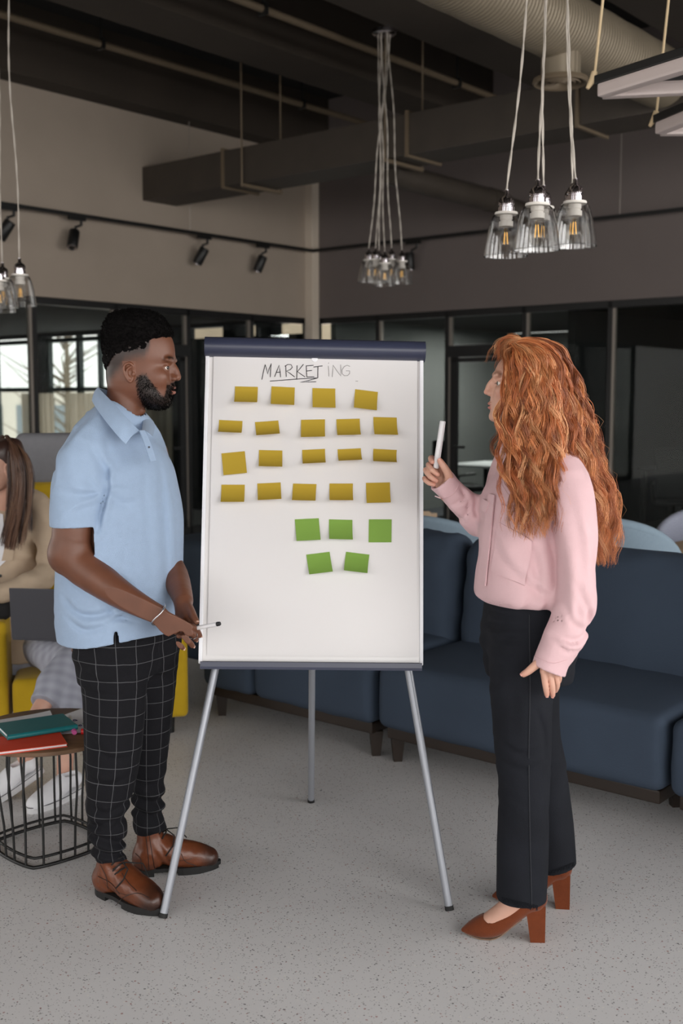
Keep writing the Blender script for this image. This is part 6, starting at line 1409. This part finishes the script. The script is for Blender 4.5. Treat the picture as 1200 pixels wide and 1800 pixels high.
# swept-up front and crown
crown = [gp((930, 601, 3.18), (905, 599, 3.17), (888, 606, 3.175), (880, 618, 3.18), (880, 632, 3.185)), gp((930, 600, 3.20), (905, 597, 3.20), (885, 605, 3.20), (877, 618, 3.20), (879, 630, 3.20)), gp((928, 602, 3.15), (906, 602, 3.135), (892, 612, 3.13), (886, 628, 3.125), (885, 650, 3.12)), gp((925, 601, 3.22), (900, 600, 3.23), (886, 610, 3.235), (884, 630, 3.24), (886, 650, 3.25))]
A.append(hair_field(crown, 34, 14, rg, 34, .004, .07, .0042, cols=RED[:5], thin=.0005, frizz=.0035, ends=.35))
top = [gp((896, 606, 3.155), (925, 601, 3.125), (958, 616, 3.105), (978, 655, 3.105), (988, 730, 3.10), (994, 800, 3.08)), gp((893, 604, 3.175), (928, 596, 3.165), (966, 610, 3.15), (990, 652, 3.15), (1006, 730, 3.15), (1024, 820, 3.18)), gp((892, 604, 3.20), (928, 595, 3.21), (968, 608, 3.21), (994, 650, 3.215), (1014, 730, 3.23), (1036, 825, 3.25)), gp((893, 605, 3.225), (928, 597, 3.25), (964, 611, 3.27), (988, 652, 3.28), (1010, 730, 3.29), (1034, 825, 3.30)), gp((896, 607, 3.245), (924, 602, 3.285), (950, 616, 3.32), (966, 655, 3.335), (980, 730, 3.34), (998, 820, 3.35))]
A.append(hair_field(top, 90, 24, rg, 34, .0075, .10, .0075, cols=RED, thin=.0009, frizz=.003, ends=.10))
front = [gp((896, 607, 3.15), (905, 625, 3.105), (912, 670, 3.085), (912, 740, 3.075)), gp((905, 602, 3.15), (925, 622, 3.10), (934, 670, 3.075), (936, 740, 3.065)), gp((920, 599, 3.155), (950, 622, 3.10), (960, 670, 3.08), (962, 740, 3.07)), gp((935, 600, 3.17), (968, 625, 3.115), (982, 680, 3.11), (988, 750, 3.10))]
A.append(hair_field(front, 60, 24, rg, 34, .006, .10, .007, cols=RED, thin=.0009, frizz=.003, ends=.12))
fly = hair_field(near[4:], 130, 1, rg, 34, .012, .08, .017, cols=RED[:3], thin=.0004, frizz=.008, ends=.02); A.append(fly)
# tie strand roots to one scalp-covering under-layer
PP = np.concatenate([a[0] for a in A])-WL; RR = np.concatenate([a[1] for a in A]); CC = np.concatenate([a[2] for a in A])
hr = mesh_obj('hair', strands(PP, RR, CC, 'hair'), M_red_h, woman)
v = Vol((-.135, -.095, -.12), (.075, .095, .145), .004)
v.stack([(.140, -.02, -.06, .03), (.132, .02, -.085, .05), (.115, .042, -.105, .067), (.09, .060, -.112, .075), (.06, .064, -.116, .078), (.02, .045, -.115, .078), (-.03, .03, -.105, .074), (-.10, .0, -.10, .066)], k=0)
v.disp(lambda P: .003*vnoise(P*[40, 40, 14], 4), .01)
v.cutfn(lambda P: P[:, 0]*1e3*1.0/1e3-np.interp(P[:, 2], [-.1, .04, .085, .1, .12, .15], [.03, .038, .052, .07, .08, .08]))
V, Q = v.mesh(); me_ = raw_mesh('hair_base', xform(V, WO, WF)-WL, Q); setcol(me_, np.tile(lc(150, 84, 48), (len(V), 1))); mesh_obj('hair_base', me_, M_red_h, hr)
marker('marker_pen', 'white marker held upright in the raised hand of the red haired woman', W(766, 823, 3.296), W(778, 740, 3.286), .0088, M_plw, M_plw, .78, 'markers held by the presenters')

# ------------------------------------------------------------ the seated woman
lady = empty('person', Vector((-1.55, 5.15, 0)), 'seated woman in a beige blazer with a laptop on her lap', 'person'); LL = np.array(lady.location)
LO = wv(6, 826, 5.14); LFd = Vector((-.80, -.56, -.20)).normalized(); LU = Vector((-.16, -.12, .97))
Vh, Qh, Ch = female_head(LO, LFd, LU, .003, .14); Vhw = xform(Vh, LO, LFd, LU)
v = Vol(wv(-140, 1440, 4.1)*[1, 0, 1]+[-.1, 4.05, -.02], wv(150, 840, 5.3)*[1, 0, 1]+[.15, 5.55, 0], .010)
LTB = np.array([*np.array(W(5, 960, 5.28))[:2], 0]); LTF = np.array([-.35, -.937, 0])
v.stack([(.40, .1, -.12, .16), (.60, .10, -.11, .15), (.85, .10, -.10, .15), (1.02, .07, -.08, .13), (1.10, .04, -.06, .05)], F=LTF, base=LTB, k=0)
LA = [(-1.42, 5.22, .42, .07), wn(126, 1160, 4.68, .05), wn(70, 1246, 4.46, .034), wn(56, 1285, 4.40, .034), wn(45, 1330, 4.36, .034)]; LBg = [(-1.35, 5.20, .40, .07), wn(128, 1172, 4.66, .05), wn(122, 1260, 4.5, .04), wn(115, 1330, 4.40, .034), wn(114, 1362, 4.385, .033)]
v.chain([tuple(LO+np.array([.02, .03, -.08]))+(.046,), (LTB[0], LTB[1], 1.03, .05)], k=.02, sub=1); v.chain(LA, k=.02, sub=3); v.chain(LBg, k=.02, sub=3); v.chain([wn(70, 890, 5.27, .045), wn(88, 1000, 5.17, .04), wn(0, 1042, 4.98, .03)], k=.02, sub=3)
V4, Q4 = v.mesh()
lh = Vol(wv(-75, 1075, 4.9)-[0, .1, .02], wv(15, 1010, 4.95)+[.03, .1, .03], .003); hw = wn(-8, 1044, 4.97, .025)
hand(lh, hw, [[wn(-24, 1046+i*3, 4.93-.012*i, .009), wn(-34, 1050+i*3, 4.91-.012*i, .008), wn(-40, 1055+i*3, 4.90-.012*i, .0075), wn(-44, 1059+i*3, 4.90-.012*i, .0065)] for i in range(4)], [wn(-14, 1050, 4.95, .013), wn(-24, 1056, 4.93, .011), wn(-31, 1060, 4.91, .009)], pr=.013); V5, Q5 = lh.mesh()
V, Q = joinVQ([(Vhw, Qh), (V4, Q4), (V5, Q5)]); ob, me = part('body', V, Q, M_skin_w, lady); setcol(me, np.vstack([Ch, np.tile(SK_W, (len(V4)+len(V5), 1))]))
for s in (1, -1): eyeball('eye', LO, LFd, mmv(64, s*29, 18), .0128, lady, (1, 0, -.4), lc(70, 50, 40))
M_blazer = mat('beige_wool_blazer', (186, 166, 144), .9, spec=.2, var=.07, vscale=25, bump=.3, bscale=320); M_blouse = mat('white_blouse', (226, 226, 230), .8)
v = Vol((-1.98, 4.85, .30), (-1.18, 5.55, 1.16), .006)
v.stack([(.34, .15, -.14, .20), (.55, .145, -.135, .185), (.75, .14, -.13, .18), (.92, .13, -.12, .18), (1.0, .105, -.105, .165), (1.06, .07, -.09, .12), (1.11, .04, -.07, .07)], F=LTF, base=LTB, k=0)
v.chain([wn(40, 875, 5.3, .055), wn(70, 892, 5.265, .062), wn(84, 945, 5.21, .058), wn(88, 1000, 5.16, .058), wn(60, 1022, 5.06, .054), wn(28, 1034, 5.0, .05), wn(2, 1043, 4.97, .045)], k=.03, sub=4)
v.chain([wn(-30, 875, 5.3, .055), wn(-62, 892, 5.28, .06), wn(-80, 960, 5.2, .056), wn(-80, 1010, 5.1, .054), wn(-50, 1040, 5.0, .046)], k=.03, sub=4)
le = wv(92, 1000, 5.12)
v.disp(lambda P: .010*vnoise(np.stack([P[:, 0]*12, P[:, 1]*12, P[:, 2]*22+P[:, 0]*10], 1), 41)*(np.exp(-(np.linalg.norm(P-le, axis=1)/.13)**2)+.45), .03)
out_ = v.f.copy(); v.ell(np.array(LTB)+LTF*.15+[-.05, 0, .93], (.05, .07, .12), k=.01, op='s'); v.chain([tuple(LO+np.array([.0, .03, -.06]))+(.056,), tuple(LO+np.array([.0, .05, -.15]))+(.05,)], k=.005, sub=1, op='s')
V, Q = v.mesh(); V = relax(V, Q, 1, .5); bo, me = part('blazer', V, Q, M_blazer, lady); SB = Surf(bo)
v = Vol((-1.9, 4.95, .4), (-1.3, 5.5, 1.1), .006); v.stack([(.42, .135, -.1, .15), (.7, .13, -.1, .15), (.9, .118, -.1, .14), (.98, .09, -.09, .12), (1.04, .045, -.07, .07)], F=LTF, base=LTB, k=0); V, Q = v.mesh(); part('blouse', V, Q, M_blouse, lady)
MB().sheet(SB.patch(((-8, 900), (6, 905), (11, 985), (-8, 1004)), 5, 12, .004, 5.1), .003).build('blouse_front', M_blouse, bo)
MB().sheet(SB.patch(((30, 858), (44, 866), (22, 985), (4, 985)), 4, 14, .006, 5.1), .004).build('lapel', M_blazer, bo)
c = SB.at(1, 1012, .002, 5.0)-lady.location; MB().lathe([(0, 0), (.007, 0), (.007, .003), (0, .005)], 16, Matrix.Translation(c) @ Matrix.Rotation(math.pi/2, 4, 'X')).build('button', M_plk, bo)
def plaid():
    m = mat('grey_glen_plaid', (150, 152, 164), .88, spec=.2, bump=.25, bscale=420); nt = m.node_tree; N = nt.nodes; L = nt.links; at = N.new('ShaderNodeAttribute'); at.attribute_name = 'chk'; sp = N.new('ShaderNodeSeparateXYZ'); L.new(at.outputs['Vector'], sp.inputs[0]); fs = []
    for i in (0, 1):
        mu = N.new('ShaderNodeMath'); mu.operation = 'MULTIPLY'; mu.inputs[1].default_value = 6.283; L.new(sp.outputs[i], mu.inputs[0]); sn = N.new('ShaderNodeMath'); sn.operation = 'SINE'; L.new(mu.outputs[0], sn.inputs[0]); fs.append(sn.outputs[0])
    ad = N.new('ShaderNodeMath'); ad.operation = 'ADD'; L.new(fs[0], ad.inputs[0]); L.new(fs[1], ad.inputs[1]); mr = N.new('ShaderNodeMapRange'); mr.inputs[1].default_value = -2; mr.inputs[2].default_value = 2; L.new(ad.outputs[0], mr.inputs[0])
    cr = N.new('ShaderNodeValToRGB'); cr.color_ramp.elements[0].color = (*lin((146, 148, 160)), 1); cr.color_ramp.elements[1].color = (*lin((168, 170, 182)), 1); L.new(mr.outputs[0], cr.inputs[0]); L.new(cr.outputs[0], N['Principled BSDF'].inputs['Base Color']); return m
M_plaid = plaid()
TA = [(-1.42, 5.22, .40, .10), (-1.30, 4.95, .43, .085), wn(128, 1156, 4.68, .068), wn(100, 1196, 4.56, .072), wn(80, 1236, 4.48, .066)]; TBg = [(-1.35, 5.22, .38, .10), (-1.28, 4.95, .40, .085), wn(130, 1172, 4.68, .068), wn(124, 1222, 4.55, .064), wn(118, 1262, 4.50, .064)]
v = Vol((-1.75, 4.30, .10), (-1.0, 5.45, .60), .006); v.stack([(.28, .13, -.15, .18), (.40, .13, -.15, .18), (.56, .13, -.13, .165)], F=LTF, base=LTB, k=0); v.chain(TA, k=.015, sub=4); v.chain(TBg, k=.015, sub=4)
v.disp(lambda P: .007*vnoise(np.stack([P[:, 0]*10, P[:, 1]*10, P[:, 2]*16], 1), 51), .02)
da = wv(76, 1244, 4.46)-wv(100, 1196, 4.56); v.cut(da, wv(79, 1238, 4.475), where=(wv(20, 1300, 4.4)-[0, .3, 0], wv(106, 1215, 4.5)+[0, .3, 0]))
V, Q = v.mesh(); V = relax(V, Q, 1, .5); tro, me = part('trousers', V, Q, M_plaid, lady); setvec(me, np.stack([V[:, 0]/.05, V[:, 2]/.06+V[:, 1]/.06, V[:, 2]*0], 1), 'chk')
M_canvas = mat('white_canvas', (232, 232, 236), .8, var=.03, vscale=60); M_rub = mat('white_rubber', (222, 222, 224), .5); M_stripe_r = mat('dark_sole_stripe', (40, 40, 52), .6)
def sneaker(heel, toe, up, ankle, label):
    heel, toe, up = Vector(heel), Vector(toe), Vector(up); F = toe-heel; s = F.length/.26; F.normalize(); Lf = up.cross(F).normalized(); U = F.cross(Lf)
    v = Vol((-.03, -.06, .0), (.29*s, .06, .12), .003); v.chain([(.03*s, 0, .062, .034), (.06*s, 0, .068, .036), (.11*s, 0, .058, .040), (.16*s, 0, .042, .042), (.205*s, 0, .032, .041), (.236*s, 0, .026, .036)], k=0, sub=4); v.cut((0, 0, -1), (0, 0, .014)); v.chain([(.045*s, 0, .14, .030), (.05*s, 0, .10, .028), (.08*s, 0, .10, .024)], k=.004, sub=2, op='s')
    V, Q = v.mesh(); V = relax(V, Q, 1, .5); o, me = part('sneaker', xform(V, heel, F, U), Q, M_canvas, lady, label)
    Mx = Matrix.Translation(heel-lady.location) @ Matrix(((F.x, Lf.x, U.x, 0), (F.y, Lf.y, U.y, 0), (F.z, Lf.z, U.z, 0), (0, 0, 0, 1))); poly = []
    for i in range(44):
        a = 2*math.pi*i/44; px_ = .126*s+.146*s*math.cos(a); w_ = np.interp(px_/s, [-.02, .02, .08, .15, .20, .25, .272], [.02, .036, .038, .045, .047, .041, .028]); poly.append((px_, w_*np.sign(math.sin(a))*min(1, abs(math.sin(a))**.55)))
    MB().prism(poly, .0, .028, Mx).build('sole', M_rub, o); MB().tube([Mx @ Vector((p[0]*1.003, p[1]*1.01, .024)) for p in poly], .0016, 5, closed=True).build('sole_stripe', M_stripe_r, o)
    lx = MB()
    for i in range(6):
        xx = (.10+.018*i)*s; zz = .099-.0095*i; lx.tube([(xx-.006, -.024, zz-.010), (xx, -.008, zz+.003), (xx+.004, .008, zz+.003), (xx, .024, zz-.010)], .003, 6, M=Mx)
    lx.build('laces', M_rub, o)
hB = WZ(140, 1391, 0); tB = WZ(66, 1424, 0); sneaker(hB, hB+(tB-hB).normalized()*.27, (0, 0, 1), None, 'white canvas sneaker standing on the floor')
hA = W(58, 1338, 4.36); sneaker(hA+Vector((.02, .03, -.06)), hA+Vector((-.16, -.12, -.15)), (-.35, -.25, .9), None, 'white canvas sneaker of the crossed leg')
BRN = [lc(96, 68, 54), lc(120, 88, 70), lc(70, 48, 40), lc(142, 108, 84)]
M_brn = attr_mat('brown_straight_hair', .35, .5)
lg = [gp((10, 766, 5.14), (18, 785, 5.04), (24, 840, 5.02), (22, 900, 5.02), (10, 962, 5.03)), gp((12, 766, 5.16), (32, 790, 5.09), (38, 840, 5.08), (32, 905, 5.06), (18, 968, 5.04)),
      gp((12, 766, 5.2), (42, 800, 5.17), (46, 850, 5.16), (42, 890, 5.12), (38, 940, 5.08)), gp((10, 766, 5.24), (36, 800, 5.25), (42, 850, 5.28), (46, 880, 5.32), (60, 920, 5.40))]
B_ = [hair_field(lg, 120, 24, rg, 24, .003, .25, .009, cols=BRN, thin=.0010, frizz=.0012, ends=.06), hair_field([gp((4, 766, 5.2), (-30, 800, 5.2), (-40, 860, 5.2), (-42, 940, 5.15)), gp((6, 766, 5.22), (5, 800, 5.30), (5, 860, 5.33), (5, 930, 5.42))], 40, 20, rg, 24, .0025, .25, .009, cols=BRN, thin=.001, frizz=.0012)]
hh = mesh_obj('hair', strands(np.concatenate([b[0] for b in B_])-LL, np.concatenate([b[1] for b in B_]), np.concatenate([b[2] for b in B_]), 'hair'), M_brn, lady)
v = Vol((-.135, -.095, -.13), (.08, .095, .145), .005); v.stack([(.140, -.02, -.06, .03), (.132, .02, -.085, .05), (.115, .046, -.105, .067), (.09, .062, -.112, .074), (.06, .060, -.114, .076), (.02, .035, -.112, .076), (-.05, .0, -.10, .072), (-.12, -.03, -.10, .066)], k=0)
v.cutfn(lambda P: P[:, 0]-np.interp(P[:, 2], [-.1, .04, .085, .1, .12, .15], [.0, .025, .045, .06, .08, .08]))
V, Q = v.mesh(); me_ = raw_mesh('hair_base', xform(V, LO, LFd, LU)-LL, Q); setcol(me_, np.tile(lc(62, 42, 36), (len(V), 1))); mesh_obj('hair_base', me_, M_brn, hh)
# laptop on her lap
M_lap = mat('dark_grey_aluminium', (62, 62, 68), .45, metal=.3); M_scr = mat('laptop_screen', (20, 22, 28), .15)
q0 = W(20, 1128, 4.74); q1 = W(131, 1127, 4.70); ex = (q1-q0); ex.z = 0; lw = ex.length; an = math.atan2(ex.y, ex.x)
lp = empty('laptop', Matrix.Translation((q0+q1)/2) @ Matrix.Rotation(an, 4, 'Z'), 'open dark grey laptop seen from behind its lid', 'laptop')
MB().box((0, .12, .006), (lw, .22, .012), bev=.003).build('base', M_lap, lp)
Ml = Matrix.Translation((0, .008, .008)) @ Matrix.Rotation(.06, 4, 'X')
ld = MB().box((0, 0, .112), (lw, .007, .222), M=Ml, bev=.003).build('lid', M_lap, lp); MB().box((0, .0042, .113), (lw-.02, .001, .20), M=Ml).build('screen', M_scr, ld); MB().box((0, .13, .0125), (lw-.05, .09, .001)).build('keyboard', M_plk, lp)
soft('bag', (0, 0, .06), (.16, .15, .115), .045, mat('black_fabric', (12, 12, 14), .8), None, (.01, .01, 0), .002, 3).matrix_world = T(W(-16, 1090, 5.02).x, 5.06, .556)
setp(bpy.data.objects['bag'], 'black cloth bundle at the left edge beside the laptop', 'bag')
